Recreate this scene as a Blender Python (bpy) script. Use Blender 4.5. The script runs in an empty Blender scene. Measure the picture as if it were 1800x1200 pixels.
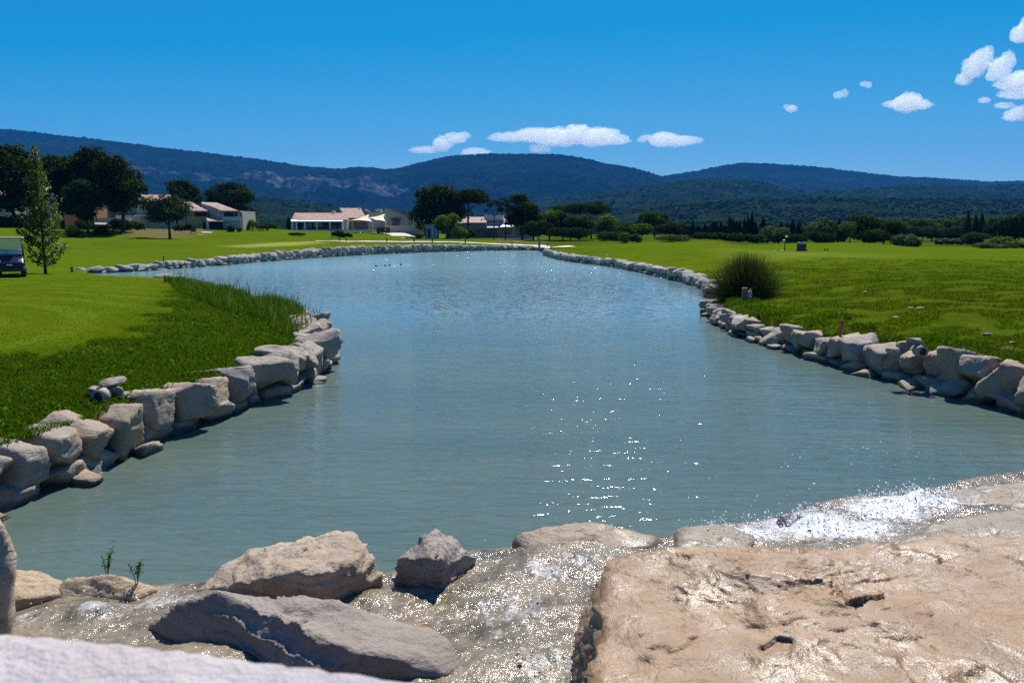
import bpy, bmesh, math, random
import numpy as np
from mathutils import Vector, Matrix, Quaternion

scene = bpy.context.scene
COL = scene.collection
PI = math.pi

# ------------------------------------------------------------------ camera
CAM_H, FPX, HORIZON = 3.0, 1300.0, 405.0
PITCH = math.atan((600.0 - HORIZON) / FPX)
cam_data = bpy.data.cameras.new("camera")
cam = bpy.data.objects.new("camera", cam_data)
COL.objects.link(cam)
cam.location = (0, 0, CAM_H)
cam.rotation_euler = (PI / 2 - PITCH, 0, 0)
cam_data.sensor_width = 36.0
cam_data.lens = 36.0 * FPX / 1800.0
cam_data.clip_start = 0.05
cam_data.clip_end = 60000
cam_data.dof.use_dof = True
cam_data.dof.focus_distance = 24.0
cam_data.dof.aperture_fstop = 4.0
scene.camera = cam

# ------------------------------------------------------------------ world, sun
SUN_EL, SUN_AZ = math.radians(52), math.radians(11.5)
world = bpy.data.worlds.new("World")
scene.world = world
world.use_nodes = True
wn, wl = world.node_tree.nodes, world.node_tree.links
wn.clear()
w_out = wn.new("ShaderNodeOutputWorld")
w_bg = wn.new("ShaderNodeBackground")
w_sky = wn.new("ShaderNodeTexSky")
w_sky.sky_type = 'NISHITA'
w_sky.sun_disc = False
w_sky.sun_elevation = SUN_EL
w_sky.sun_rotation = SUN_AZ
w_sky.air_density = 1.0
w_sky.dust_density = 0.0
w_sky.ozone_density = 8.0
w_sky.altitude = 100
# camera's colour rendering of the clear sky, the same in every direction
w_sep = wn.new("ShaderNodeSeparateColor"); w_com = wn.new("ShaderNodeCombineColor")
wl.new(w_sky.outputs[0], w_sep.inputs[0])
def w_math(op, a, b):
    x = wn.new("ShaderNodeMath"); x.operation = op
    wl.new(a, x.inputs[0]); x.inputs[1].default_value = b
    return x.outputs[0]
SKY = 0.07
_r = w_math('MAXIMUM', w_math('MULTIPLY', w_math('SUBTRACT', w_sep.outputs[0], .138 / SKY), .74), .006 / SKY)
_g = w_math('MULTIPLY', w_math('POWER', w_sep.outputs[1], .83), .520 * SKY ** (.786 - 1))
_b = w_math('MULTIPLY', w_math('POWER', w_sep.outputs[2], .47), .600 * SKY ** (.47 - 1))
for k, x in enumerate((_r, _g, _b)): wl.new(x, w_com.inputs[k])
wl.new(w_com.outputs[0], w_bg.inputs[0])
w_bg.inputs[1].default_value = SKY
wl.new(w_bg.outputs[0], w_out.inputs[0])

sun_data = bpy.data.lights.new("sun", 'SUN')
sun = bpy.data.objects.new("sun", sun_data)
COL.objects.link(sun)
sun_data.energy = 5.0
sun_data.angle = math.radians(0.53)
sun_data.color = (1.0, 0.95, 0.87)
S_DIR = Vector((math.sin(SUN_AZ) * math.cos(SUN_EL), math.cos(SUN_AZ) * math.cos(SUN_EL), math.sin(SUN_EL)))
sun.rotation_euler = S_DIR.to_track_quat('Z', 'Y').to_euler()
sun.location = (20, 60, 90)

vs = scene.view_settings
vs.view_transform = 'Standard'
vs.look = 'None'
vs.exposure = 0.6
vs.gamma = 1.0
vs.use_curve_mapping = False
cy = scene.cycles
cy.use_denoising = False
cy.max_bounces = 8
cy.diffuse_bounces = 2
cy.glossy_bounces = 3
cy.transmission_bounces = 4
cy.transparent_max_bounces = 8
cy.volume_bounces = 6
cy.sample_clamp_indirect = 6.0
cy.sample_clamp_direct = 0.0
cy.caustics_reflective = False
cy.caustics_refractive = False

# ------------------------------------------------------------------ photo pixel -> place
_cp, _sp = math.cos(PITCH), math.sin(PITCH)
def ray(px, py):
    x = (px - 900.0) / FPX
    u = -(py - 600.0) / FPX
    return np.array([x, _cp + u * _sp, -_sp + u * _cp])
def at_z(px, py, z=0.0):
    d = ray(px, py)
    t = (z - CAM_H) / d[2]
    return np.array([0, 0, CAM_H]) + d * t
def at_y(px, py, Y):
    d = ray(px, py)
    return np.array([0, 0, CAM_H]) + d * (Y / d[1])

# ------------------------------------------------------------------ numpy noise
_rs = np.random.RandomState(7)
_perm = np.concatenate([_rs.permutation(256)] * 3).astype(np.int64)
_grad = _rs.normal(size=(256, 3)); _grad /= np.linalg.norm(_grad, axis=1)[:, None]
def pnoise(P):
    P = np.asarray(P, dtype=np.float64)
    i = np.floor(P).astype(np.int64); f = P - i; i &= 255
    u = f * f * f * (f * (f * 6 - 15) + 10)
    def g(dx, dy, dz):
        h = _perm[_perm[_perm[(i[:, 0] + dx) & 255] + ((i[:, 1] + dy) & 255)] + ((i[:, 2] + dz) & 255)]
        q = _grad[h]
        return q[:, 0] * (f[:, 0] - dx) + q[:, 1] * (f[:, 1] - dy) + q[:, 2] * (f[:, 2] - dz)
    x0 = g(0,0,0) * (1 - u[:,0]) + g(1,0,0) * u[:,0]
    x1 = g(0,1,0) * (1 - u[:,0]) + g(1,1,0) * u[:,0]
    x2 = g(0,0,1) * (1 - u[:,0]) + g(1,0,1) * u[:,0]
    x3 = g(0,1,1) * (1 - u[:,0]) + g(1,1,1) * u[:,0]
    y0 = x0 * (1 - u[:,1]) + x1 * u[:,1]
    y1 = x2 * (1 - u[:,1]) + x3 * u[:,1]
    return (y0 * (1 - u[:,2]) + y1 * u[:,2]) * 1.5
def fbm(P, octs=4, gain=0.5, lac=2.03):
    a, s, tot = 1.0, 0.0, 0.0
    P = np.asarray(P, dtype=np.float64).copy()
    for k in range(octs):
        s = s + a * pnoise(P + 17.3 * k); tot += a
        a *= gain; P = P * lac
    return s / tot
def ridged(P, octs=4, gain=0.5):
    a, s, tot = 1.0, 0.0, 0.0
    P = np.asarray(P, dtype=np.float64).copy()
    for k in range(octs):
        s = s + a * (1 - 2 * np.abs(pnoise(P + 9.1 * k))); tot += a
        a *= gain; P = P * 2.05
    return s / tot

# ------------------------------------------------------------------ mesh helpers
def mesh_np(name, V, F, smooth=False):
    V = np.asarray(V, dtype=np.float32); F = np.asarray(F, dtype=np.int32)
    me = bpy.data.meshes.new(name)
    n, k = F.shape
    me.vertices.add(len(V)); me.vertices.foreach_set("co", V.ravel())
    me.loops.add(n * k); me.loops.foreach_set("vertex_index", F.ravel())
    me.polygons.add(n)
    me.polygons.foreach_set("loop_start", np.arange(0, n * k, k, dtype=np.int32))
    me.polygons.foreach_set("loop_total", np.full(n, k, dtype=np.int32))
    if smooth:
        me.polygons.foreach_set("use_smooth", np.ones(n, dtype=bool))
    me.update(calc_edges=True)
    me.validate()
    return me
def link(name, me, mat=None, parent=None):
    o = bpy.data.objects.new(name, me)
    COL.objects.link(o)
    if mat is not None and len(me.materials) == 0: me.materials.append(mat)
    if parent is not None: o.parent = parent
    return o
def thing(name, label, cat, loc=(0, 0, 0), rotz=0.0, group=None):
    o = bpy.data.objects.new(name, None)
    COL.objects.link(o)
    o.empty_display_size = 0.3
    o.location = [float(c) for c in loc]; o.rotation_euler = (0, 0, rotz)
    o['label'] = label; o['category'] = cat
    if group: o['group'] = group
    return o
def tag(o, label, cat, group=None):
    o['label'] = label; o['category'] = cat
    if group: o['group'] = group
    return o
def kind(o, k):
    o['kind'] = k
    return o

class MB:
    """collects shapes for one mesh object"""
    def __init__(self):
        self.v, self.f, self.s = [], [], []
    def add(self, vs_, fs_, smooth=False):
        b = len(self.v)
        self.v += [tuple(float(c) for c in p) for p in vs_]
        for f in fs_:
            self.f.append(tuple(i + b for i in f)); self.s.append(smooth)
        return self
    def box(self, c, s, rz=0.0, taper=1.0, rot=None):
        hx, hy, hz = s[0] / 2, s[1] / 2, s[2] / 2
        P = [(-hx,-hy,-hz),(hx,-hy,-hz),(hx,hy,-hz),(-hx,hy,-hz),
             (-hx*taper,-hy*taper,hz),(hx*taper,-hy*taper,hz),(hx*taper,hy*taper,hz),(-hx*taper,hy*taper,hz)]
        M = rot if rot is not None else Matrix.Rotation(rz, 3, 'Z')
        P = [M @ Vector(p) + Vector(c) for p in P]
        return self.add(P, [(0,3,2,1),(4,5,6,7),(0,1,5,4),(1,2,6,5),(2,3,7,6),(3,0,4,7)])
    def tube(self, pts, radii, n=8, cap=True):
        pts = [Vector(p) for p in pts]
        if not hasattr(radii, '__len__'): radii = [radii] * len(pts)
        V, F = [], []
        up = Vector((0, 0, 1))
        for i, p in enumerate(pts):
            d = (pts[min(i + 1, len(pts) - 1)] - pts[max(i - 1, 0)]).normalized()
            a = d.cross(up)
            if a.length < 1e-3: a = d.cross(Vector((1, 0, 0)))
            a.normalize(); b = d.cross(a)
            for k in range(n):
                t = 2 * PI * k / n
                V.append(p + (a * math.cos(t) + b * math.sin(t)) * radii[i])
        for i in range(len(pts) - 1):
            for k in range(n):
                k2 = (k + 1) % n
                F.append((i*n + k, i*n + k2, (i+1)*n + k2, (i+1)*n + k))
        if cap:
            F.append(tuple(range(n - 1, -1, -1))); F.append(tuple((len(pts)-1)*n + k for k in range(n)))
        return self.add(V, F, True)
    def lathe(self, prof, c=(0,0,0), n=16, axis='Z', cap=True):
        V, F = [], []
        for r, z in prof:
            for k in range(n):
                t = 2 * PI * k / n
                q = (r * math.cos(t), r * math.sin(t), z)
                if axis == 'X': q = (q[2], q[0], q[1])
                if axis == 'Y': q = (q[0], q[2], q[1])
                V.append((q[0] + c[0], q[1] + c[1], q[2] + c[2]))
        m = len(prof)
        for i in range(m - 1):
            for k in range(n):
                k2 = (k + 1) % n
                F.append((i*n + k, i*n + k2, (i+1)*n + k2, (i+1)*n + k))
        if cap:
            F.append(tuple(range(n - 1, -1, -1))); F.append(tuple((m-1)*n + k for k in range(n)))
        return self.add(V, F, True)
    def hull(self, pts):
        bm = bmesh.new()
        for p in pts: bm.verts.new([float(c) for c in p])
        r = bmesh.ops.convex_hull(bm, input=bm.verts)
        bm.verts.ensure_lookup_table()
        for v in [v for v in bm.verts if not v.link_faces]: bm.verts.remove(v)
        bmesh.ops.dissolve_limit(bm, angle_limit=0.02, verts=bm.verts, edges=bm.edges)
        bm.verts.index_update()
        self.add([v.co[:] for v in bm.verts], [tuple(v.index for v in f.verts) for f in bm.faces])
        bm.free()
        return self
    def build(self, name, mat, parent=None, bevel=0.0, loc=None):
        me = bpy.data.meshes.new(name)
        me.from_pydata(self.v, [], self.f)
        me.polygons.foreach_set("use_smooth", np.array(self.s, dtype=bool))
        bm = bmesh.new(); bm.from_mesh(me)
        bmesh.ops.recalc_face_normals(bm, faces=bm.faces)
        bm.to_mesh(me); bm.free()
        me.update()
        o = link(name, me, mat, parent)
        if bevel > 0:
            md = o.modifiers.new("bevel", 'BEVEL'); md.width = bevel; md.segments = 2; md.limit_method = 'ANGLE'; md.angle_limit = 0.6
        if loc is not None: o.location = loc
        return o

# ------------------------------------------------------------------ materials
class NT:
    def __init__(self, name):
        self.m = bpy.data.materials.new(name); self.m.use_nodes = True
        self.t = self.m.node_tree; self.t.nodes.clear()
        self.out = self.n("ShaderNodeOutputMaterial")
    def n(self, typ, **kw):
        x = self.t.nodes.new(typ)
        for k, v in kw.items(): setattr(x, k, v)
        return x
    def l(self, a, b): self.t.links.new(a, b)
    def set(self, sock, v):
        if hasattr(v, 'is_linked') or hasattr(v, 'links'): self.l(v, sock)
        else: sock.default_value = v
    def coord(self, which='Object'):
        return self.n("ShaderNodeTexCoord").outputs[which]
    def pos(self): return self.n("ShaderNodeNewGeometry").outputs['Position']
    def mapping(self, vec, scale=(1,1,1), rot=(0,0,0), loc=(0,0,0)):
        x = self.n("ShaderNodeMapping"); self.l(vec, x.inputs['Vector'])
        x.inputs['Scale'].default_value = scale; x.inputs['Rotation'].default_value = rot; x.inputs['Location'].default_value = loc
        return x.outputs[0]
    def noise(self, vec, scale, detail=4, rough=0.5, dist=0.0, out='Fac', lac=2.0):
        x = self.n("ShaderNodeTexNoise")
        if vec is not None: self.l(vec, x.inputs['Vector'])
        x.inputs['Scale'].default_value = scale; x.inputs['Detail'].default_value = detail
        x.inputs['Roughness'].default_value = rough; x.inputs['Distortion'].default_value = dist
        x.inputs['Lacunarity'].default_value = lac
        return x.outputs[out]
    def voro(self, vec, scale, feature='F1', out='Distance', rnd=1.0):
        x = self.n("ShaderNodeTexVoronoi", feature=feature); self.l(vec, x.inputs['Vector'])
        x.inputs['Scale'].default_value = scale; x.inputs['Randomness'].default_value = rnd
        return x.outputs[out]
    def ramp(self, fac, stops, interp='LINEAR'):
        x = self.n("ShaderNodeValToRGB"); self.l(fac, x.inputs[0])
        e = x.color_ramp.elements; x.color_ramp.interpolation = interp
        while len(e) < len(stops): e.new(0.5)
        for i, (p, c) in enumerate(stops):
            e[i].position = p
            e[i].color = (c, c, c, 1) if not hasattr(c, '__len__') else (*c[:3], 1)
        return x.outputs[0]
    def mix(self, fac, a, b, mode='MIX'):
        x = self.n("ShaderNodeMix", data_type='RGBA', blend_type=mode)
        self.set(x.inputs[0], fac)
        for s, v in ((x.inputs[6], a), (x.inputs[7], b)):
            if hasattr(v, '__len__') and not hasattr(v, 'links'): s.default_value = (*v[:3], 1)
            else: self.l(v, s)
        return x.outputs[2]
    def math(self, op, a, b=0.0, c=None, clamp=False):
        x = self.n("ShaderNodeMath", operation=op); x.use_clamp = clamp
        self.set(x.inputs[0], a); self.set(x.inputs[1], b)
        if c is not None: self.set(x.inputs[2], c)
        return x.outputs[0]
    def sep(self, v):
        x = self.n("ShaderNodeSeparateXYZ"); self.l(v, x.inputs[0]); return x.outputs
    def bump(self, h, strength, dist, normal=None):
        x = self.n("ShaderNodeBump"); self.l(h, x.inputs['Height'])
        x.inputs['Strength'].default_value = strength; x.inputs['Distance'].default_value = dist
        if normal is not None: self.l(normal, x.inputs['Normal'])
        return x.outputs[0]
    def attr(self, name, out='Color'):
        x = self.n("ShaderNodeAttribute", attribute_name=name); return x.outputs[out]
    def rnd(self): return self.n("ShaderNodeObjectInfo").outputs['Random']
    def bsdf(self, color, rough=0.8, normal=None, **kw):
        x = self.n("ShaderNodeBsdfPrincipled")
        if hasattr(color, '__len__') and not hasattr(color, 'links'): x.inputs['Base Color'].default_value = (*color[:3], 1)
        else: self.l(color, x.inputs['Base Color'])
        self.set(x.inputs['Roughness'], rough)
        if normal is not None: self.l(normal, x.inputs['Normal'])
        for k, v in kw.items():
            s = x.inputs[k.replace('_', ' ')]
            if hasattr(v, '__len__') and not hasattr(v, 'links') and len(v) == 3: v = (*v, 1)
            self.set(s, v)
        return x
    def done(self, shader, disp=None):
        self.l(shader.outputs[0] if hasattr(shader, 'outputs') else shader, self.out.inputs[0])
        return self.m

MAT = {}
def m_plain(name, col, rough=0.7, metallic=0.0, var=0.18, scale=3.0, bumpd=0.0):
    t = NT(name); p = t.coord('Object')
    n = t.noise(p, scale, 5, 0.6)
    c = t.mix(t.math('MULTIPLY', n, 1.0), [x * (1 - var) for x in col], [min(1, x * (1 + var)) for x in col])
    nm = t.bump(t.noise(p, scale * 8, 4), 0.4, bumpd) if bumpd else None
    MAT[name] = t.done(t.bsdf(c, rough, nm, Metallic=metallic))
    return MAT[name]

def m_foliage(name, dark, light, trans=0.35, gloss=0.45, spec=0.0):
    """leaf colour from one leaf clump to the next, part of the light passing through"""
    t = NT(name)
    g = t.n("ShaderNodeNewGeometry")
    r = t.rnd()
    n = t.noise(t.coord('Object'), 0.9, 3)
    f = t.math('ADD', t.math('MULTIPLY', g.outputs['Random Per Island'], 0.65), t.math('MULTIPLY', n, 0.35))
    c = t.mix(f, dark, light)
    c = t.mix(t.math('MULTIPLY', r, 0.3), c, [x * 0.6 for x in dark])
    if spec > .1:
        a = t.bsdf(c, gloss, None, Specular_IOR_Level=spec)
    else:
        a = t.n("ShaderNodeBsdfDiffuse"); t.l(c, a.inputs[0])
    b = t.n("ShaderNodeBsdfTranslucent")
    cc = t.mix(1.0, c, (1.0, 1.15, 0.55), 'MULTIPLY')
    t.l(cc, b.inputs[0])
    x = t.n("ShaderNodeMixShader"); x.inputs[0].default_value = trans
    t.l(a.outputs[0], x.inputs[1]); t.l(b.outputs[0], x.inputs[2])
    MAT[name] = t.done(x)
    return MAT[name]

ORD = "first second third fourth fifth sixth seventh eighth ninth tenth eleventh twelfth thirteenth fourteenth fifteenth sixteenth seventeenth eighteenth nineteenth twentieth twenty-first twenty-second twenty-third twenty-fourth".split()
# ------------------------------------------------------------------ shorelines (photo pixel at water level -> place)
def zpts(lst, z=0.0):
    return [at_z(px, py, z)[:2] for px, py in lst]
SH_LEFT = zpts([(-140, 975), (-60, 935), (0, 908), (80, 872), (165, 837), (240, 798), (330, 762), (400, 737), (450, 712), (520, 692), (562, 668), (582, 650), (584, 633)]) 
SH_TIP = zpts([(578, 606), (562, 580), (540, 562), (508, 545)], 0.25)
SH_BACK = zpts([(450, 520), (390, 503), (330, 491), (270, 487), (190, 485)], 0.6)
SH_FAR = zpts([(132, 482), (180, 480), (230, 478), (330, 471), (400, 466), (450, 461), (560, 453), (660, 447), (760, 443), (860, 440.5), (930, 440), (951, 441)])
SH_RFAR = zpts([(953, 448), (975, 455), (1000, 460), (1060, 467), (1110, 476), (1160, 487), (1200, 497), (1232, 508), (1243, 522)])
SH_RNEAR = zpts([(1240, 548), (1250, 566), (1290, 588), (1340, 604), (1400, 624), (1450, 640), (1500, 655), (1560, 668), (1620, 685), (1700, 706), (1760, 720), (1800, 731), (1900, 762), (2040, 805)])
SH_NEAR = zpts([(2200, 850), (1990, 850), (1800, 862), (1640, 882), (1500, 905), (1360, 925), (1160, 955), (840, 975), (690, 1012), (280, 1035), (0, 1062), (-200, 1075), (-260, 1010)])
POND = np.array(SH_LEFT + SH_TIP + SH_BACK + SH_FAR + SH_RFAR + SH_RNEAR + SH_NEAR)

def poly_sd(P, poly):
    """signed distance, negative inside"""
    P = np.asarray(P, dtype=np.float64)
    A = poly; B = np.roll(poly, -1, axis=0)
    out = np.full(len(P), 1e18); inside = np.zeros(len(P), dtype=bool)
    for a, b in zip(A, B):
        e = b - a; w = P - a
        t = np.clip((w @ e) / max(e @ e, 1e-12), 0, 1)
        d = w - t[:, None] * e
        out = np.minimum(out, (d * d).sum(1))
        c = ((a[1] <= P[:, 1]) != (b[1] <= P[:, 1]))
        if abs(b[1] - a[1]) > 1e-12:
            xi = a[0] + (P[:, 1] - a[1]) / (b[1] - a[1]) * e[0]
            inside ^= c & (P[:, 0] < xi)
    d = np.sqrt(out)
    return np.where(inside, -d, d)

# ------------------------------------------------------------------ ground heights
CTRL = []
def cz(*rows):
    for px, py, z in rows:
        q = at_z(px, py, z); CTRL.append((q[0], q[1], z))
def cyy(*rows):
    for px, py, Y in rows:
        q = at_y(px, py, Y); CTRL.append((q[0], q[1], q[2]))
cz((100, 745, .62), (0, 800, .62), (355, 660, .64), (470, 615, .62), (540, 575, .55), (505, 532, .58), (390, 500, .58), (300, 488, .62), (200, 483, .66),
   (0, 600, .75), (200, 550, .8), (0, 520, .86), (150, 492, .86), (20, 487, .9), (250, 495, .74), (300, 600, .7), (-300, 700, .8), (-300, 560, 1.0), (-300, 500, 1.3), (420, 560, .62))
cyy((200, 466, 56), (200, 455, 70), (200, 440, 92), (200, 421, 108), (200, 404, 132), (0, 445, 72), (0, 425, 92), (0, 401, 118), (-200, 395, 120),
    (400, 449, 68), (300, 461, 62), (420, 440, 82), (330, 421, 118), (400, 409, 140), (280, 407, 138), (450, 430, 100), (560, 425, 118), (500, 410, 142), (450, 401, 158), (350, 402, 155), (250, 402, 150), (100, 400, 145), (0, 398, 145),
    (560, 405, 176), (640, 407, 176), (700, 410, 170), (620, 428, 116), (600, 437, 90), (500, 443, 80), (700, 430, 114), (750, 432, 112), (760, 430.5, 108), (900, 436, 114), (990, 438, 112),
    (720, 420, 150), (780, 420, 160), (830, 418, 165), (950, 420, 160), (650, 418, 140), (560, 414, 150),
    (954, 438, 95), (1000, 452, 76), (1060, 458, 66), (1110, 465, 57), (1160, 475, 50), (1235, 490, 40),
    (1100, 431, 88), (1250, 437, 80), (1000, 433, 92), (1380, 441, 76), (1600, 443, 72), (1790, 443, 72), (1900, 443, 72), (2200, 445, 70),
    (1150, 445, 70), (1300, 450, 62),
    (1100, 424, 135), (1130, 418, 150), (1220, 421, 130), (1350, 434, 125), (1450, 428, 110), (1500, 427, 112), (1600, 437, 115),
    (1700, 434, 150), (1800, 434, 150), (1700, 426, 220), (1500, 424, 190), (1250, 418, 190), (1000, 421, 160), (1900, 430, 190), (1380, 427, 165))
cz((1245, 538, .5), (1310, 528, .72), (1400, 594, .5), (1620, 632, .66), (1750, 636, .72), (1900, 650, .8), (2200, 660, .9), (1500, 612, .5),
   (1500, 560, .8), (1700, 540, 1.05), (1600, 500, 1.1), (1400, 470, 1.05), (1500, 452, 1.3), (1700, 452, 1.32), (1350, 560, .64), (1400, 520, .8), (1900, 520, 1.2), (1800, 590, .88), (2200, 520, 1.4))
CTRL += [(-60, 240, 3.0), (0, 240, 1.2), (80, 260, -.4), (200, 260, -.6), (-160, 200, 4.0), (-140, 120, 4.0), (-70, 60, 2.4), (-40, 30, 1.4), (70, 40, 1.5), (120, 90, .8), (0, 400, 0), (-200, 420, 3), (200, 420, -1), (0, 900, -2), (600, 900, -2), (-600, 900, 2), (0, 3000, -2), (1500, 3000, -2), (-1500, 3000, -2)]
# the near bank under the camera and the bed of the cascade
CTRL += [(0, 1.0, 1.5), (-2, 1, 1.5), (2, 1, 1.5), (0, -4, 1.6), (-6, -2, 1.6), (6, -2, 1.6), (0, 2.6, .55), (-2, 2.8, .45), (2, 2.6, .6), (0, 4.2, .18), (2, 4.8, .2), (-2, 4.4, .1), (4, 5, .4), (4.8, 6.2, .45), (6.6, 7.2, .5), (8, 5, .9), (-4, 4.2, .3), (-5.4, 5.6, .45), (-8, 4, .9), (-6, 7.5, .6), (10, 9, .9)]
CTRL = np.array(CTRL)
def _uv(x, y):
    r = np.sqrt(x * x + y * y); v = np.log(r + 5.0)
    return np.arctan2(x, y) * 3.0, v * 2.0
_cu, _cv = _uv(CTRL[:, 0], CTRL[:, 1])
def ground_base(x, y):
    x = np.atleast_1d(np.asarray(x, float)); y = np.atleast_1d(np.asarray(y, float))
    u, v = _uv(x, y)
    num = np.zeros_like(u); den = np.zeros_like(u)
    for i in range(len(CTRL)):
        d2 = (u - _cu[i]) ** 2 + (v - _cv[i]) ** 2 + 0.0016
        w = d2 ** -1.9
        num += w * CTRL[i, 2]; den += w
    z = num / den
    r = np.sqrt(x * x + y * y)
    P = np.stack([x * .35, y * .35, np.zeros_like(x)], 1)
    z += fbm(P, 3) * 0.05 * np.clip(r / 12, 0, 1.5)
    z += fbm(P * .38 + 5, 2) * .12 * np.clip((x - 4) / 6, 0, 1) * np.clip((y - 14) / 6, 0, 1) * np.clip((90 - y) / 20, 0, 1)
    return z
def ground(x, y, margin=0.32):
    z = ground_base(x, y)
    sd = poly_sd(np.stack([np.atleast_1d(x), np.atleast_1d(y)], 1), POND)
    r = np.sqrt(np.asarray(x) ** 2 + np.asarray(y) ** 2)
    fg = (np.asarray(y) < 9) & (np.asarray(y) > 2.2) & (np.abs(np.asarray(x)) < 6.2)
    z = np.where(fg, z - .45, z)
    return np.where(sd < margin, -1.0, z), sd
def gz(x, y): return float(ground_base(x, y)[0])

# ------------------------------------------------------------------ ground materials
def poly_mask(x, y, poly, soft):
    sd = poly_sd(np.stack([x, y], 1), np.array(poly))
    return np.clip(0.5 - sd / (2 * soft), 0, 1)
def gpoly(lst):
    """pixel outline on the ground -> plan outline"""
    out = []
    for px, py in lst:
        Y0, Y1 = 4.0, 400.0
        prev = None
        for Y in np.geomspace(5, 300, 400):
            q = at_y(px, py, Y)
            if q[2] < gz(q[0], q[1]):
                break
        out.append(q[:2])
    return np.array(out)
ROUGH_L = zpts([(-60, 860), (-200, 700), (-100, 650), (60, 630), (170, 612), (250, 580), (290, 545), (306, 515), (300, 496), (390, 492), (470, 512), (520, 525), (560, 560), (585, 620), (560, 655), (430, 680), (200, 730), (60, 790), (0, 830)], .66)
MOWN_R = at_z
def ground_material():
    t = NT("turf")
    p = t.pos()
    zone = t.sep(t.attr("zone"))           # x: rough, y: pale green, z: bare earth
    n1 = t.noise(p, 0.22, 5, .6); n2 = t.noise(p, 1.7, 5, .65); n3 = t.noise(p, 22, 5, .7)
    n0 = t.noise(p, 0.045, 4, .6)
    c = t.mix(t.ramp(n1, [(.3, 0), (.72, 1)]), (.044, .110, .002), (.098, .150, .004))
    c = t.mix(t.ramp(n0, [(.4, 0), (.62, 1)]), c, t.mix(.5, c, (.085, .15, .003)))
    c = t.mix(t.math('MULTIPLY', t.ramp(n2, [(.42, 0), (.75, 1)]), .45), c, (.13, .115, .008))
    # mower stripes curve round the near tee
    s = t.sep(p)
    rr = t.math('SQRT', t.math('ADD', t.math('POWER', t.math('ADD', s[0], 17.0), 2), t.math('POWER', t.math('SUBTRACT', s[1], 15.0), 2)))
    st = t.math('SINE', t.math('MULTIPLY', t.math('ADD', rr, t.math('MULTIPLY', n1, 1.5)), 3.4))
    c = t.mix(t.math('MULTIPLY', t.ramp(st, [(.3, 0), (.6, 1)]), .40), c, (.150, .205, .022))
    band = t.noise(t.mapping(p, (.025, .11, 1), (0, 0, .12)), 1.0, 4, .6)
    c = t.mix(t.ramp(band, [(.38, .0), (.50, .55), (.56, .1), (.72, .7)]), c, (.112, .145, .004))
    dryp = t.noise(p, .55, 6, .7)
    c = t.mix(t.ramp(dryp, [(.55, 0), (.70, .7)]), c, (.115, .085, .012))
    c = t.mix(t.ramp(dryp, [(.28, .7), (.42, 0)]), c, (.030, .070, .003))
    rough = t.mix(t.ramp(n2, [(.3, 0), (.75, 1)]), (.012, .036, .002), (.088, .118, .006))
    c = t.mix(zone[0], c, rough)
    pale = t.mix(n2, (.24, .27, .05), (.32, .31, .08))
    c = t.mix(zone[1], c, pale)
    earth = t.mix(n2, (.11, .075, .038), (.24, .17, .095))
    ez = t.math('MULTIPLY', zone[2], t.ramp(t.noise(p, 2.6, 6, .7), [(.3, .55), (.6, 1)]))
    c = t.mix(ez, c, earth)
    n5 = t.noise(p, 6.5, 4, .7)
    c = t.mix(t.ramp(n5, [(.34, .6), (.52, 0)]), c, t.mix(1.0, c, (.42, .52, .5), 'MULTIPLY'))
    c = t.mix(t.ramp(n3, [(.25, .75), (.7, 0)]), c, t.mix(1.0, c, (.40, .48, .4), 'MULTIPLY'))
    c = t.mix(t.ramp(n3, [(.58, 0), (.75, .4)]), c, (.19, .20, .05))
    nm = t.bump(n3, .55, .06, t.bump(n2, .5, .12))
    b = t.bsdf(c, .9, nm, Specular_IOR_Level=.0)
    return t.done(b)
MAT['turf'] = ground_material()

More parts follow.
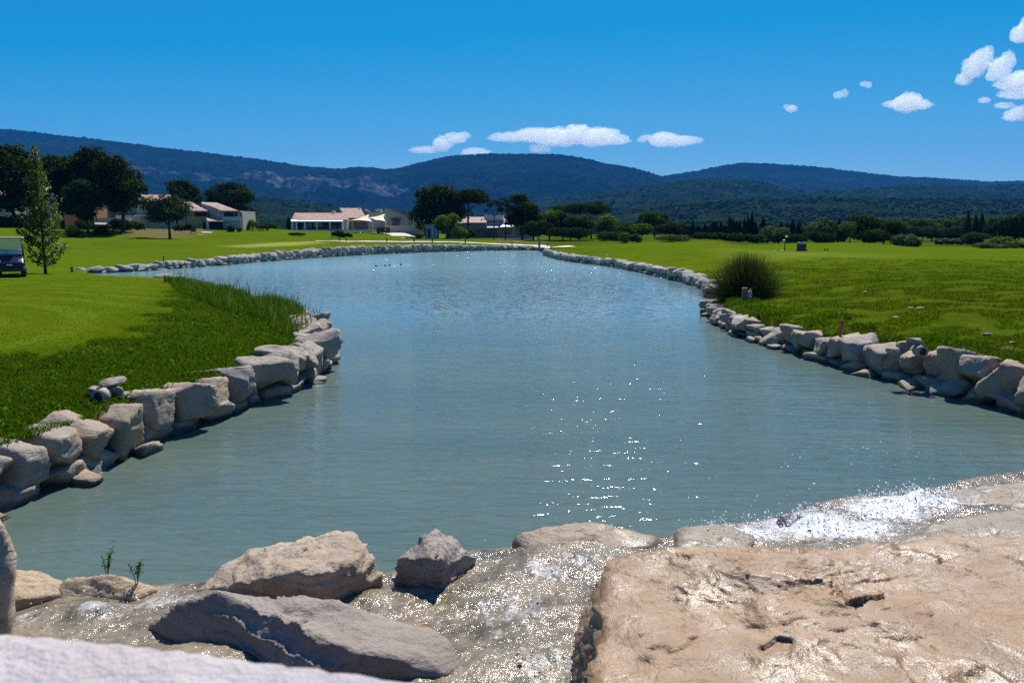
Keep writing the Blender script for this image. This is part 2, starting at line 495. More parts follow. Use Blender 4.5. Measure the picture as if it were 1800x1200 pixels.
def build_ground():
    az = np.radians(np.unique(np.concatenate([np.arange(-180, -42, 4.0), np.arange(-42, 42.01, 0.45), np.arange(42, 180.1, 4.0)])))
    r = np.concatenate([np.array([.15, .6, 1.2, 1.8, 2.4, 3.0, 3.5]), np.geomspace(4.0, 150, 360), np.geomspace(154, 9000, 70)])
    A, R = np.meshgrid(az, r)
    X, Y = (R * np.sin(A)).ravel(), (R * np.cos(A)).ravel()
    z, sd = ground(X, Y)
    na, nr = len(az), len(r)
    idx = np.arange(na * nr).reshape(nr, na)
    F = np.stack([idx[:-1, :-1].ravel(), idx[:-1, 1:].ravel(), idx[1:, 1:].ravel(), idx[1:, :-1].ravel()], 1)[:, ::-1]
    V = np.stack([X, Y, z], 1)
    me = mesh_np("ground", V, F, True)
    rough = poly_mask(X, Y, ROUGH_L, 1.1 + 0 * X) * np.clip(1 + .6 * fbm(np.stack([X, Y, 0 * X], 1) * .8, 3), 0, 1.3)
    nse = fbm(np.stack([X * .5, Y * .5, 0 * X], 1), 3)
    # rough strip behind the right wall and tufted slope above it
    sdr = sd
    right = (X > 2.5) & (Y < 34)
    rough = np.maximum(rough, np.where(right, np.clip(1.15 - (sdr + nse * .8) / 1.3, 0, 1), 0))
    rough = np.maximum(rough, np.where((X > 3) & (Y < 70), .62 + .5 * nse, 0) * np.clip((46 - Y) / 14, 0, 1))
    far_rough = np.clip((Y - 118) / 10, 0, 1) * np.where(X > 5, .6, .0)
    rough = np.maximum(rough, far_rough)
    pale = poly_mask(X, Y, gpoly([(395, 433), (470, 427.5), (560, 424), (568, 426.5), (520, 432), (440, 436)]), 1.5)
    earth = poly_mask(X, Y, gpoly([(205, 409), (230, 403), (300, 404), (372, 404), (352, 413), (290, 419), (240, 416)]), 2.5)
    earth = np.maximum(earth, poly_mask(X, Y, gpoly([(880, 426), (955, 426), (958, 419), (880, 419)]), 2.0))
    dry = poly_mask(X, Y, gpoly([(1290, 438), (1480, 446), (1500, 453), (1350, 452)]), 5.0)
    pale = np.maximum(pale, dry * .35)
    earth = np.maximum(earth, np.where((sd > -.5) & (sd < .55 + .5 * nse) & (Y < 12) & (X < 0), .9, 0))
    earth = np.maximum(earth, np.where((Y < 7.4) & (np.abs(X) < 9), 1, 0))
    earth = np.maximum(earth, np.where((X > 7.2) & (Y < 14.5) & (sd < 1.6), .75 * (nse > -.05), 0))
    rough = np.where(R.ravel() > 500, .8, rough)
    col = np.stack([rough, pale, earth, np.ones_like(rough)], 1).astype(np.float32)
    a = me.color_attributes.new("zone", 'FLOAT_COLOR', 'POINT')
    a.data.foreach_set("color", col.ravel())
    kind(link("ground", me, MAT['turf']), 'structure')
build_ground()

# ------------------------------------------------------------------ water
def slope_noise(t, vec, scale, amp, rot=0.0, dist=0.3, detail=2):
    """a field of wavelet slopes: x and y tilt of the surface, no height needed"""
    c = t.noise(t.mapping(vec, scale, (0, 0, rot)), 1.0, detail, .5, dist, 'Color')
    v = t.n("ShaderNodeVectorMath", operation='SUBTRACT'); t.l(c, v.inputs[0]); v.inputs[1].default_value = (.5, .5, .5)
    m = t.n("ShaderNodeVectorMath", operation='MULTIPLY'); t.l(v.outputs[0], m.inputs[0]); m.inputs[1].default_value = (amp * .62, amp, 0)
    return m.outputs[0]
def vadd(t, a, b):
    v = t.n("ShaderNodeVectorMath", operation='ADD'); t.l(a, v.inputs[0])
    if hasattr(b, '__len__') and not hasattr(b, 'links'): v.inputs[1].default_value = b
    else: t.l(b, v.inputs[1])
    return v.outputs[0]
def vscale(t, a, f):
    v = t.n("ShaderNodeVectorMath", operation='SCALE'); t.l(a, v.inputs[0]); t.set(v.inputs['Scale'], f)
    return v.outputs[0]
def water_material():
    t = NT("pond_water")
    p = t.pos()
    w3 = t.noise(t.mapping(p, (.16, .42, 1)), 1.0, 3, .6)
    patch = t.ramp(w3, [(.30, .5), (.66, 1.0)])
    y = t.sep(p)[1]
    near = t.ramp(t.math('DIVIDE', y, 100.0), [(.14, 1), (.27, 0)])           # sheltered ripples by the near banks
    wind = t.ramp(t.math('DIVIDE', y, 100.0), [(.06, .10), (.30, .10), (.42, .5), (.62, 1.0)])   # the far half is open to the wind
    w1 = t.noise(t.mapping(p, (1.5, 5.2, 1), (0, 0, .12)), 1.0, 3, .55, .5)
    w2 = t.noise(t.mapping(p, (1.9, 8.5, 1), (0, 0, -.22)), 1.0, 3, .55, .5)
    nb = t.bump(t.math('MULTIPLY', t.math('ADD', w1, t.math('MULTIPLY', w2, .5)), near), 1.0, .036)
    sl = vadd(t, slope_noise(t, p, (2.6, 8.0, 1), .50, .1), slope_noise(t, p, (8, 19, 1), .55, -.2))
    calm = t.ramp(t.math('DIVIDE', y, 100.0), [(.06, .35), (.30, .40), (.45, .8), (.62, 1.0)])
    gust = t.ramp(t.noise(t.mapping(p, (1.1, 1.6, 1)), 1.0, 2, .5), [(.60, 0), (.70, 1)])      # a few steep little crests
    gs = slope_noise(t, p, (6.5, 6.5, 1), 4.2, .3)
    nv = vadd(t, vadd(t, nb, vscale(t, sl, t.math('MULTIPLY', patch, calm))), vscale(t, gs, t.math('MULTIPLY', gust, wind)))
    no = t.n("ShaderNodeVectorMath", operation='NORMALIZE'); t.l(nv, no.inputs[0])
    c = t.mix(t.ramp(w3, [(.3, 0), (.7, 1)]), (.068, .106, .092), (.096, .130, .108))
    sky_sheen = t.ramp(t.math('DIVIDE', y, 100.0), [(.10, 0), (.32, .46), (.62, 1)])      # bright sky reflection on the far water, put into the base colour
    c = t.mix(sky_sheen, c, (.185, .305, .325))
    rgh = t.math('ADD', .05, t.math('MULTIPLY', t.ramp(t.math('DIVIDE', y, 100.0), [(.36, 0), (.60, 1)]), .085))
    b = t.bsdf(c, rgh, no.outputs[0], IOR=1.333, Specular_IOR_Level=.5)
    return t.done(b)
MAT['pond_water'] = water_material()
def build_water():
    az = np.radians(np.linspace(-75, 75, 220))
    r = np.geomspace(3.2, 150, 260)
    A, R = np.meshgrid(az, r)
    X, Y = (R * np.sin(A)).ravel(), (R * np.cos(A)).ravel()
    sd = poly_sd(np.stack([X, Y], 1), POND)
    idx = np.arange(X.size).reshape(A.shape)
    F = np.stack([idx[:-1, :-1].ravel(), idx[:-1, 1:].ravel(), idx[1:, 1:].ravel(), idx[1:, :-1].ravel()], 1)[:, ::-1]
    keep = (sd[F].min(1) < .7)
    F = F[keep]
    u, inv = np.unique(F, return_inverse=True)
    F = inv.reshape(F.shape)
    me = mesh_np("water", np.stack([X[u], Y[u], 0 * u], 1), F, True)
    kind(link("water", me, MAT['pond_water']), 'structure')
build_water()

# ------------------------------------------------------------------ rock shapes
_ICO = {}
def ico(sub):
    if sub not in _ICO:
        bm = bmesh.new(); bmesh.ops.create_icosphere(bm, subdivisions=sub, radius=1.0)
        V = np.array([v.co[:] for v in bm.verts]); F = np.array([[v.index for v in f.verts] for f in bm.faces])
        bm.free(); V /= np.linalg.norm(V, axis=1)[:, None]
        _ICO[sub] = (V, F)
    return _ICO[sub]
def planes_radius(D, N, H, p=18):
    q = np.maximum(D @ N.T, 0) / H[None, :]
    return (q ** p).sum(1) ** (-1.0 / p)
def rock_mesh(name, seed, dims, sub=3, amp=.05, p=16, jit=.22, strata=.35):
    rs = np.random.RandomState(seed)
    N = np.array([[1,0,0],[-1,0,0],[0,1,0],[0,-1,0],[0,0,1],[0,0,-1]], float)
    N += rs.normal(size=N.shape) * jit
    H = rs.uniform(.82, 1.0, 6)
    k = rs.randint(6, 11)
    E = rs.normal(size=(k, 3)); E /= np.linalg.norm(E, axis=1)[:, None]
    N = np.vstack([N / np.linalg.norm(N, axis=1)[:, None], E]); H = np.concatenate([H, rs.uniform(.86, 1.12, k)])
    D, F = ico(sub)
    r = planes_radius(D, N, H, p)
    V = D * r[:, None]
    tilt = rs.normal(size=3) * .4 + np.array([0, 0, 1.0])
    sc = np.array([1, 1, 1.0]) + 0
    n = fbm(V * 1.3 + seed * 3.1, 4) + .5 * ridged(V * 2.2 + seed, 3) - .25
    lay = (V @ tilt)
    n2 = pnoise(np.stack([lay * 7 + seed, V[:, 0] * .8, V[:, 1] * .8], 1))
    V = V * (1 + amp * (n + strata * n2 * 1.2))[:, None]
    V = V * np.array(dims)[None, :] / 2
    return mesh_np(name, V, F, True)

def rock_material(name, pale, tan, grey, wet_to=None, gloss=.75, speck=1.0, rnd=True, wetmix=False):
    t = NT(name)
    p = t.pos(); o = t.coord('Object')
    r = t.rnd()
    off = t.n("ShaderNodeVectorMath", operation='ADD'); t.l(p, off.inputs[0])
    cmb = t.n("ShaderNodeCombineXYZ"); 
    if rnd:
        t.l(t.math('MULTIPLY', r, 50.0), cmb.inputs[0])
    t.l(cmb.outputs[0], off.inputs[1]); q = off.outputs[0]
    n1 = t.noise(q, 2.2, 6, .62, .6); n2 = t.noise(q, 9.0, 6, .7); n3 = t.noise(q, 60, 4, .7)
    lay = t.noise(t.mapping(q, (1.2, 1.2, 8), (.35, .2, 0)), 2.2, 6, .6, .8)
    c = t.mix(t.ramp(n1, [(.36, 0), (.64, 1)]), pale, grey)
    c = t.mix(t.math('MULTIPLY', t.ramp(lay, [(.45, 0), (.7, 1)]), .75), c, tan)
    c = t.mix(t.ramp(r, [(0, 0), (1, .6)]) if rnd else 0.0, c, grey)
    c = t.mix(t.ramp(t.math('FRACT', t.math('MULTIPLY', r, 7.3)), [(.3, 0), (1, .55)]) if rnd else 0.0, c, tan)
    c = t.mix(t.ramp(n2, [(.22, .75), (.45, 0)]), c, t.mix(1.0, c, (.32, .28, .24), 'MULTIPLY'))
    c = t.mix(t.ramp(n3, [(.3, .35 * speck), (.55, 0)]), c, t.mix(1.0, c, (.5, .47, .42), 'MULTIPLY'))
    rough = gloss
    if wet_to is not None:
        z = t.sep(p)[2]
        w = t.ramp(t.math('ADD', t.math('SUBTRACT', z, wet_to), t.math('MULTIPLY', n1, .12)), [(.05, 1), (.11, 0)])
        c = t.mix(t.math('MULTIPLY', w, .8), c, t.mix(1.0, c, (.22, .21, .19), 'MULTIPLY'))
        rough = t.mix(w, (gloss,) * 3, (.25,) * 3)
    h = t.math('ADD', t.math('ADD', t.math('MULTIPLY', n2, .7), t.math('MULTIPLY', lay, .8)), t.math('MULTIPLY', n3, .12))
    nm = t.bump(h, .9, .05)
    if wetmix:
        film = t.ramp(t.noise(q, 3.1, 4, .6, .4), [(.36, 1), (.66, 0)])
        rough = t.mix(film, (.60,) * 3, (.27,) * 3)
        c = t.mix(t.math('MULTIPLY', film, .6), c, t.mix(1.0, c, (.50, .42, .34), 'MULTIPLY'))
        g = t.n("ShaderNodeNewGeometry").outputs['Normal']
        wn_ = vadd(t, g, slope_noise(t, q, (16, 16, 16), .45, 0, .2, 1))
        mxn = t.n("ShaderNodeMix", data_type='VECTOR'); t.l(t.math('MULTIPLY', film, .6), mxn.inputs[0]); t.l(nm, mxn.inputs[4]); t.l(wn_, mxn.inputs[5])
        no = t.n('ShaderNodeVectorMath', operation='NORMALIZE'); t.l(mxn.outputs[1], no.inputs[0]); nm = no.outputs[0]
    MAT[name] = t.done(t.bsdf(c, rough, nm, Specular_IOR_Level=.45 if wetmix else .12))
    return MAT[name]
rock_material('wall_stone', (.44, .385, .31), (.36, .26, .16), (.25, .225, .20), wet_to=.06)
rock_material('wall_stone_far', (.40, .37, .33), (.30, .25, .19), (.22, .22, .21), wet_to=.0)

# ------------------------------------------------------------------ retaining walls
def walk(line, step_fn):
    """points along a plan polyline with uneven steps: (xy, tangent, width)"""
    L = [np.array(a) for a in line]
    seg = [np.linalg.norm(b - a) for a, b in zip(L[:-1], L[1:])]
    tot = sum(seg); s = 0.0
    while s < tot:
        w = step_fn(s / tot)
        m = min(s + w / 2, tot - 1e-6); acc = 0
        for a, b, l in zip(L[:-1], L[1:], seg):
            if acc + l >= m:
                f = (m - acc) / l
                yield a + (b - a) * f, (b - a) / l, w, m / tot
                break
            acc += l
        s += w
def normal_out(t, side): return np.array([t[1], -t[0]]) * side

rng = random.Random(11)
VAR_N = [rock_mesh("stone", 100 + i, (1, 1, 1), 4, .075, 170, .22, .9) for i in range(14)]
VAR_F = [rock_mesh("stone", 140 + i, (1, 1, 1), 3, .10, 60, .30, .5) for i in range(10)]
def stone(parent, variants, xy, z, dims, ang, tilt=.10):
    me = rng.choice(variants)
    o = link("stone", me, None, parent)
    o.location = (xy[0] - parent.location[0], xy[1] - parent.location[1], z - parent.location[2])
    flip = rng.choice([0, PI])
    o.rotation_euler = (rng.gauss(0, tilt), rng.gauss(0, tilt), ang + flip + rng.gauss(0, .12))
    o.scale = (dims[0] * rng.uniform(.98, 1.15), dims[1], dims[2])
    return o
for v in VAR_N: v.materials.append(MAT['wall_stone'])
for v in VAR_F: v.materials.append(MAT['wall_stone_far'])

def wall(name_label, line, side, height_fn, step, variants, courses=2, thick=.75, name="stone_wall"):
    mid = line[len(line) // 2]
    t = thing(name, name_label, 'wall', (mid[0], mid[1], 0))
    for xy, tg, w, f in walk(line, step):
        h = height_fn(f)
        n = normal_out(tg, side); ang = math.atan2(tg[1], tg[0])
        if courses >= 2 and h > .42:
            ht = h * rng.uniform(.64, .84)
            stone(t, variants, xy + n * (.36 + rng.uniform(-.04, .10)), h - ht / 2 + rng.uniform(-.07, .08), (w, thick * rng.uniform(.9, 1.2), ht * 1.08), ang)
        else:
            ht = h * rng.uniform(.95, 1.1)
            stone(t, variants, xy + n * (.30 + rng.uniform(-.04, .08)), h - ht / 2, (w, thick, ht * 1.15), ang)
    if courses >= 2:
        for xy, tg, w, f in walk(line, lambda s: step(s) * rng.uniform(.75, 1.25)):
            h = height_fn(f)
            if h <= .42: continue
            n = normal_out(tg, side); ang = math.atan2(tg[1], tg[0])
            hb = h * rng.uniform(.30, .46)
            stone(t, variants, xy + n * (.34 + rng.uniform(-.08, .06)), hb / 2 - .08, (w * .98, thick * rng.uniform(.75, 1.0), hb + .14), ang, .06)
        for xy, tg, w, f in walk(line, lambda s: step(s) * 1.9):
            if rng.random() < .55 and variants is VAR_N:
                n = normal_out(tg, side); ang = math.atan2(tg[1], tg[0])
                stone(t, variants, xy - n * rng.uniform(.0, .10), .0, (w * rng.uniform(.25, .42), .35, .24), ang, .15)
    return t
def lerp_fn(*pts):
    xs, ys = zip(*pts)
    return lambda f: float(np.interp(f, xs, ys))
wall("pale limestone block wall with two courses under the tall grass of the near lawn", SH_LEFT + SH_TIP, -1,
     lerp_fn((0, .62), (.25, .70), (.55, .72), (.8, .62), (1, .45)), lambda f: rng.uniform(.5, .86), VAR_N)
wall("long low rock wall across the far shore beneath the clubhouse", SH_FAR, -1,
     lerp_fn((0, .40), (.06, .50), (.25, .75), (.5, 1.05), (.75, 1.0), (.9, .65), (1, .5)), lambda f: rng.uniform(.6, 1.05), VAR_F, 2, .9)
wall("rock edging curving from the far corner to the big spiky tussock", SH_RFAR, -1,
     lerp_fn((0, .7), (.3, .6), (.8, .6), (1, .5)), lambda f: rng.uniform(.6, 1.05), VAR_F, 2, .85)
wall("limestone block wall below the right bank beside the red stake", SH_RNEAR, -1,
     lerp_fn((0, .45), (.25, .45), (.45, .5), (.6, .62), (.8, .76), (1, .8)), lambda f: rng.uniform(.42, .74), VAR_N)
# ------------------------------------------------------------------ hills and mountains
def hill_material(name, green_d, green_l, rock_c, rock_amt, scale):
    t = NT(name)
    p = t.pos()
    rk = t.sep(t.attr("rock"))[0]
    n1 = t.noise(p, .9 / scale, 6, .65); n2 = t.noise(p, .16 / scale, 5, .6); v = t.voro(p, 1.6 / scale)
    n4 = t.noise(p, 3.0 / scale, 4, .7)
    c = t.mix(t.ramp(n1, [(.32, 0), (.68, 1)]), green_d, green_l)
    c = t.mix(t.ramp(n2, [(.40, .55), (.60, 0)]), c, green_d)
    c = t.mix(t.ramp(n2, [(.60, 0), (.72, .5)]), c, [x * 1.25 for x in green_l])
    c = t.mix(t.ramp(v, [(0, .0), (.7, .75)]), c, t.mix(1.0, c, (.35, .42, .4), 'MULTIPLY'))
    st = t.noise(t.mapping(p, (.35, .35, 1.3)), 1.0 / scale, 6, .7, .5)
    rf = t.math('ADD', t.math('MULTIPLY', rk, .75), t.math('SUBTRACT', t.math('MULTIPLY', st, .9), .36 + .45 * (1 - rock_amt)))
    rf = t.ramp(rf, [(.42, 0), (.62, 1)])
    rc = t.mix(n4, [x * .6 for x in rock_c], rock_c)
    c = t.mix(rf, c, rc)
    nm = t.bump(t.math('ADD', n4, t.math('MULTIPLY', n1, 1.2)), 1.0, 4.0 * scale / 10)
    MAT[name] = t.done(t.bsdf(c, .95, nm, Specular_IOR_Level=.0))
    return MAT[name]

def hill(name, R, prof, foot_r, ncol, nrow, mat, crag=0.0, crest=4.0, rough=18.0, seed=0, foot_z=-2.0, rock=None, tree=3.0, wob=0.06):
    pxs = np.array([a for a, b in prof], float); pys = np.array([b for a, b in prof], float)
    cx = np.linspace(pxs[0], pxs[-1], ncol)
    cyv = np.interp(cx, pxs, pys)
    k = max(3, ncol // 90); ker = np.hanning(k + 2)[1:-1]; ker /= ker.sum()
    cyv = np.convolve(np.pad(cyv, k, mode='edge'), ker, mode='same')[k:-k]
    tanx = (cx - 900) / FPX
    zc = CAM_H + (HORIZON - cyv) / FPX * R
    t = np.concatenate([np.linspace(0, 1, nrow), np.linspace(1.03, 1.5, 14)])
    T, I = np.meshgrid(t, np.arange(ncol), indexing='ij')
    wave = fbm(np.stack([tanx * 9 + seed, 0 * tanx, 0 * tanx], 1), 3)
    Rl = R * (1 + wob * wave)
    zc = CAM_H + (HORIZON - cyv) / FPX * Rl
    D = np.where(T <= 1, foot_r + (Rl[I] - foot_r) * T, Rl[I] * (1 + (T - 1) * .8))
    X = tanx[I] * D; Y = D
    s = np.where(T <= 1, T ** 1.15 * (1 - .18 * np.sin(np.clip(T, 0, 1) * PI)), np.clip(1 - (T - 1) * 1.1, 0.3, 1))
    Z = foot_z + (zc[I] - foot_z) * s
    P = np.stack([X.ravel(), Y.ravel(), Z.ravel()], 1)
    env = (np.sin(np.clip(T, 0, 1) * PI) ** .8).ravel() * (T.ravel() <= 1.2)
    n = fbm(P / (R * .10) + seed, 5, .55)
    rg = ridged(P / (R * .055) + seed * 2, 4)
    dz = env * (n * rough * 1.6 + (rg - .3) * rough * .9)
    if crag > 0:
        m = rock(cx)[I].ravel() * np.exp(-((T.ravel() - .66) / .16) ** 2)
        stepz = pnoise(np.stack([P[:, 0] / 120, P[:, 1] / 120, P[:, 2] / 26], 1))
        dz += m * crag * (stepz + .7 * ridged(P / np.array([60, 90, 60]) + 3, 3))
    else:
        m = np.zeros(P.shape[0])
    tr = np.abs(pnoise(P / tree * .5 + 3)) + .6 * np.abs(pnoise(P / tree + 8))
    dz += (tr - .35) * crest
    Z = Z + dz.reshape(Z.shape)
    idx = np.arange(T.size).reshape(T.shape)
    F = np.stack([idx[:-1, :-1].ravel(), idx[:-1, 1:].ravel(), idx[1:, 1:].ravel(), idx[1:, :-1].ravel()], 1)
    me = mesh_np(name, np.stack([X.ravel(), Y.ravel(), Z.ravel()], 1), F, True)
    if crag > 0: m = np.clip(m * 1.1, 0, 1)
    a = me.color_attributes.new("rock", 'FLOAT_COLOR', 'POINT')
    a.data.foreach_set("color", np.stack([m, m, m, np.ones_like(m)], 1).astype(np.float32).ravel())
    kind(link(name, me, mat), 'structure')
    return (X, Y, Z, T)
hill_material('mountain', (.001, .005, .004), (.022, .044, .020), (.15, .165, .17), .34, 30)
hill_material('forest_hill', (.004, .012, .005), (.040, .068, .024), (.20, .17, .13), .12, 10)
hill_material('foothill', (.005, .014, .005), (.046, .078, .024), (.20, .16, .13), .12, 8)
MAIN = [(-420, 214), (-200, 222), (0, 232), (60, 236), (130, 245), (200, 252), (300, 265), (380, 274), (470, 285), (540, 296), (600, 300), (640, 297), (680, 301), (705, 299), (740, 290), (790, 279), (850, 275), (930, 275), (990, 277), (1030, 284), (1060, 291), (1100, 297), (1130, 305), (1155, 313), (1200, 322), (1300, 335), (1400, 350)]
RIGHT = [(1000, 330), (1100, 319), (1160, 312), (1220, 303), (1260, 295), (1290, 290), (1330, 291), (1400, 295), (1450, 300), (1500, 306), (1560, 313), (1640, 316), (1720, 322), (1800, 320), (2000, 312), (2250, 300)]
MID = [(850, 378), (900, 371), (960, 353), (1020, 345), (1100, 335), (1160, 325), (1200, 318), (1260, 317), (1330, 322), (1360, 331), (1420, 338), (1520, 333), (1600, 326), (1700, 329), (1800, 326), (2000, 330), (2250, 320)]
FOOT = [(900, 392), (1000, 384), (1080, 370), (1160, 356), (1250, 352), (1330, 350), (1420, 352), (1500, 347), (1600, 352), (1700, 350), (1800, 354), (2000, 350), (2250, 352)]
LEFTH = [(-420, 350), (0, 346), (250, 343), (420, 344), (480, 348), (540, 355), (600, 366), (660, 378), (760, 388), (900, 396), (1000, 402)]
rockf = lambda x: np.clip(np.interp(x, [-400, 100, 240, 380, 560, 700, 800, 1000, 1100], [.3, .45, .8, .85, .9, .95, .45, .35, .1]), 0, 1)
hill("mountain_ridge", 4000, MAIN, 2300, 720, 120, MAT['mountain'], 44, 9, 52, 1, rock=rockf, tree=13)
hill("mountain_ridge", 4600, RIGHT, 2600, 440, 80, MAT['mountain'], 0, 9, 46, 5, tree=14)
FH_MID = hill("wooded_hill", 2300, MID, 1350, 520, 100, MAT['forest_hill'], 0, 6, 24, 9, tree=9)
FH_FOOT = hill("wooded_hill", 1300, FOOT, 680, 480, 100, MAT['foothill'], 0, 4, 6, 14, tree=7)
FH_LEFT = hill("wooded_hill", 1350, LEFTH, 680, 420, 70, MAT['forest_hill'], 0, 4, 7, 21, tree=7)

# tree crowns of the far woods, one mass per hillside
m_foliage('far_woods', (.004, .012, .004), (.046, .078, .026), .15, .8, 0.0)
def woods(name, grid, n, lo, hi, size, seed, keep=None):
    X, Y, Z, T = grid
    rs = np.random.RandomState(seed)
    nr = int((T[:, 0] <= 1).sum())
    # even spread in the view's sense of distance is not wanted: spread over the slope's area
    w = (Y[:nr - 1, :] * 1.0).mean(1); w /= w.sum()
    ri = rs.choice(nr - 1, n, p=w); fi = rs.rand(n)
    ci = rs.randint(0, X.shape[1] - 1, n); fc = rs.rand(n)
    def pick(A): return (A[ri, ci] * (1-fi) * (1-fc) + A[ri+1, ci] * fi * (1-fc) + A[ri, ci+1] * (1-fi) * fc + A[ri+1, ci+1] * fi * fc)
    x, y, z = pick(X), pick(Y), pick(Z); tt = T[ri, 0]
    ok = (tt > lo) & (tt < hi)
    d = fbm(np.stack([x, y, 0 * x], 1) / 110 + seed, 3)
    ok &= d > -.04
    x, y, z = x[ok], y[ok], z[ok]; m = len(x)
    V0, F0 = ico(1)
    s = size * np.exp(rs.normal(size=m) * .38)
    jit = 1 + .38 * rs.uniform(-1, 1, (m, len(V0)))
    V = V0[None] * jit[:, :, None] * np.stack([s, s, s * rs.uniform(.55, 1.25, m)], 1)[:, None, :]
    V += np.stack([x, y, z + s * .25], 1)[:, None, :]
    F = (F0[None] + (np.arange(m) * len(V0))[:, None, None]).reshape(-1, 3)
    o = link(name, mesh_np(name, V.reshape(-1, 3), F, True), MAT['far_woods'])
    return kind(o, 'stuff')
woods("distant_forest", FH_FOOT, 9000, .02, 1.0, 2.0, 3)
woods("distant_forest", FH_MID, 6000, .05, 1.0, 2.5, 4)
woods("distant_forest", FH_LEFT, 5000, .10, 1.0, 1.9, 6)

# ------------------------------------------------------------------ air
hz = NT("haze_air")
pv = hz.n("ShaderNodeVolumePrincipled")
pv.inputs['Color'].default_value = (.05, .36, 1.0, 1)
pv.inputs['Density'].default_value = .00006
pv.inputs['Anisotropy'].default_value = 0.0
hz.l(pv.outputs[0], hz.out.inputs['Volume'])
hb = MB().box((0, 3000, 350), (9400, 7400, 720)).build("haze", hz.m)
kind(hb, 'stuff')

# ------------------------------------------------------------------ clouds: puffs of white vapour far beyond the hills
def cloud_material(name, dens):
    t = NT(name)
    v = t.n("ShaderNodeVolumePrincipled")
    v.inputs['Color'].default_value = (1, 1, 1, 1)
    v.inputs['Anisotropy'].default_value = .35
    v.inputs['Density'].default_value = dens
    t.l(v.outputs[0], t.out.inputs['Volume'])
    MAT[name] = t.m
    return t.m
cloud_material('cloud_vapour', .005)
CLOUD_Y = 11000.0
def cloud(label, blobs, seed, thick=1.0):
    """blobs: (photo x, photo y, half width, half height) in photo pixels"""
    Y = CLOUD_Y; k = Y / FPX
    c0 = at_y(blobs[0][0], blobs[0][1], Y)
    Vs, Fs, off = [], [], 0
    V0, F0 = ico(4)
    rc_ = random.Random(seed)
    more = []
    for (px, py, hw, hh) in blobs:                       # torn shreds along the edge
        for j in range(7):
            a_ = rc_.uniform(0, 6.28); f_ = rc_.uniform(.12, .34)
            more.append((px + math.cos(a_) * hw * .92, py + math.sin(a_) * hh * .92, max(1.6, hw * f_ * 1.2), max(1.3, hh * f_ * .9)))
    for i, (px, py, hw, hh) in enumerate(list(blobs) + more):
        c = at_y(px, py, Y) - c0
        n = fbm(V0 * 2.2 + seed + i * 5, 6, .68)
        r = 1 + .80 * n
        V = V0 * r[:, None] * np.array([hw * k * 1.12, min(hw, hh * 1.6) * k, hh * k * 1.2])
        V[:, 2] = np.where(V[:, 2] < 0, V[:, 2] * .75, V[:, 2])
        Vs.append(V + c); Fs.append(F0 + off); off += len(V0)
    o = link("cloud", mesh_np("cloud", np.vstack(Vs), np.vstack(Fs), True), MAT['cloud_vapour'])
    o.location = c0
    md = o.modifiers.new("merge", 'REMESH'); md.mode = 'VOXEL'; md.voxel_size = 8
    tag(o, label, 'cloud', 'small clouds in the sky')
    return o
cloud("small cloud with a tail rising to the right, left of the longest cloud", [(750, 264, 27, 6), (778, 254, 16, 12), (800, 244, 18, 9), (815, 239, 11, 6), (735, 266, 14, 4)], 1)
cloud("low flat cloud half hidden behind the top of the dome shaped hill", [(836, 268, 22, 7), (828, 270, 14, 6)], 2)
cloud("longest cloud, lumpy and white, floating above the dome shaped hill", [(900, 242, 36, 8), (880, 243, 20, 6), (940, 240, 34, 12), (985, 243, 36, 15), (1013, 235, 22, 13), (1050, 243, 36, 15), (1080, 246, 24, 9), (965, 240, 26, 11)], 3)
cloud("small round cloud hanging just under the longest cloud", [(949, 262, 17, 7), (955, 259, 10, 6)], 4)
cloud("cloud with a pointed right end, right of the longest cloud", [(1165, 247, 22, 12), (1190, 249, 30, 9), (1215, 247, 18, 6), (1140, 243, 14, 5), (1128, 247, 8, 4)], 5)
cloud("cloud shaped like a low tent, alone in the right part of the sky", [(1596, 183, 22, 15), (1572, 184, 18, 6), (1618, 185, 18, 8), (1600, 176, 13, 9)], 6)
cloud("large ragged cloud of slanting streaks in the upper right sky", [(1712, 120, 16, 19), (1728, 106, 14, 17), (1695, 140, 13, 10), (1738, 95, 7, 12), (1757, 124, 16, 19), (1772, 108, 11, 14), (1748, 135, 12, 8)], 7)
cloud("torn white cloud at the right edge below the large ragged one", [(1772, 148, 22, 9), (1795, 140, 22, 12), (1785, 165, 26, 9), (1815, 160, 24, 14)], 8)
cloud("round white cloud lowest of the ragged group at the right edge", [(1783, 204, 16, 10), (1795, 196, 14, 9)], 9)
cloud("flat wisp just above the lowest round cloud at the right edge", [(1766, 186, 16, 5), (1730, 177, 9, 5)], 10)
cloud("topmost torn cloud cut by the right edge of the sky", [(1796, 62, 16, 14), (1806, 50, 14, 16)], 11)
cloud("tiny twin wisp left of the tent shaped cloud", [(1473, 168, 7, 6), (1484, 165, 6, 7)], 12)
cloud("tiny faint puff lowest and leftmost of the wisps in the right sky", [(1391, 192, 9, 6), (1382, 188, 5, 4)], 13)
cloud("tiny wisp above the tent shaped cloud's left end", [(1518, 148, 6, 4), (1526, 150, 6, 5)], 14)
# ------------------------------------------------------------------ foreground: cascade and boulders
rock_material('pale_rock', (.50, .425, .335), (.38, .265, .155), (.32, .265, .22), gloss=.62, speck=.7)
rock_material('tan_rock', (.50, .40, .27), (.40, .26, .12), (.36, .31, .24), gloss=.5, speck=.6)
rock_material('wet_rock', (.30, .23, .15), (.26, .17, .085), (.21, .18, .14), gloss=.16, speck=.6, wetmix=True)
rock_material('grey_rock', (.40, .355, .315), (.36, .28, .20), (.20, .18, .17), gloss=.7)
rock_material('slab_rock', (.47, .43, .42), (.42, .37, .34), (.36, .33, .345), gloss=.7, speck=.3)
rock_material('two_tone_rock', (.50, .40, .285), (.33, .185, .07), (.19, .135, .095), gloss=.22, speck=.7, wetmix=True)

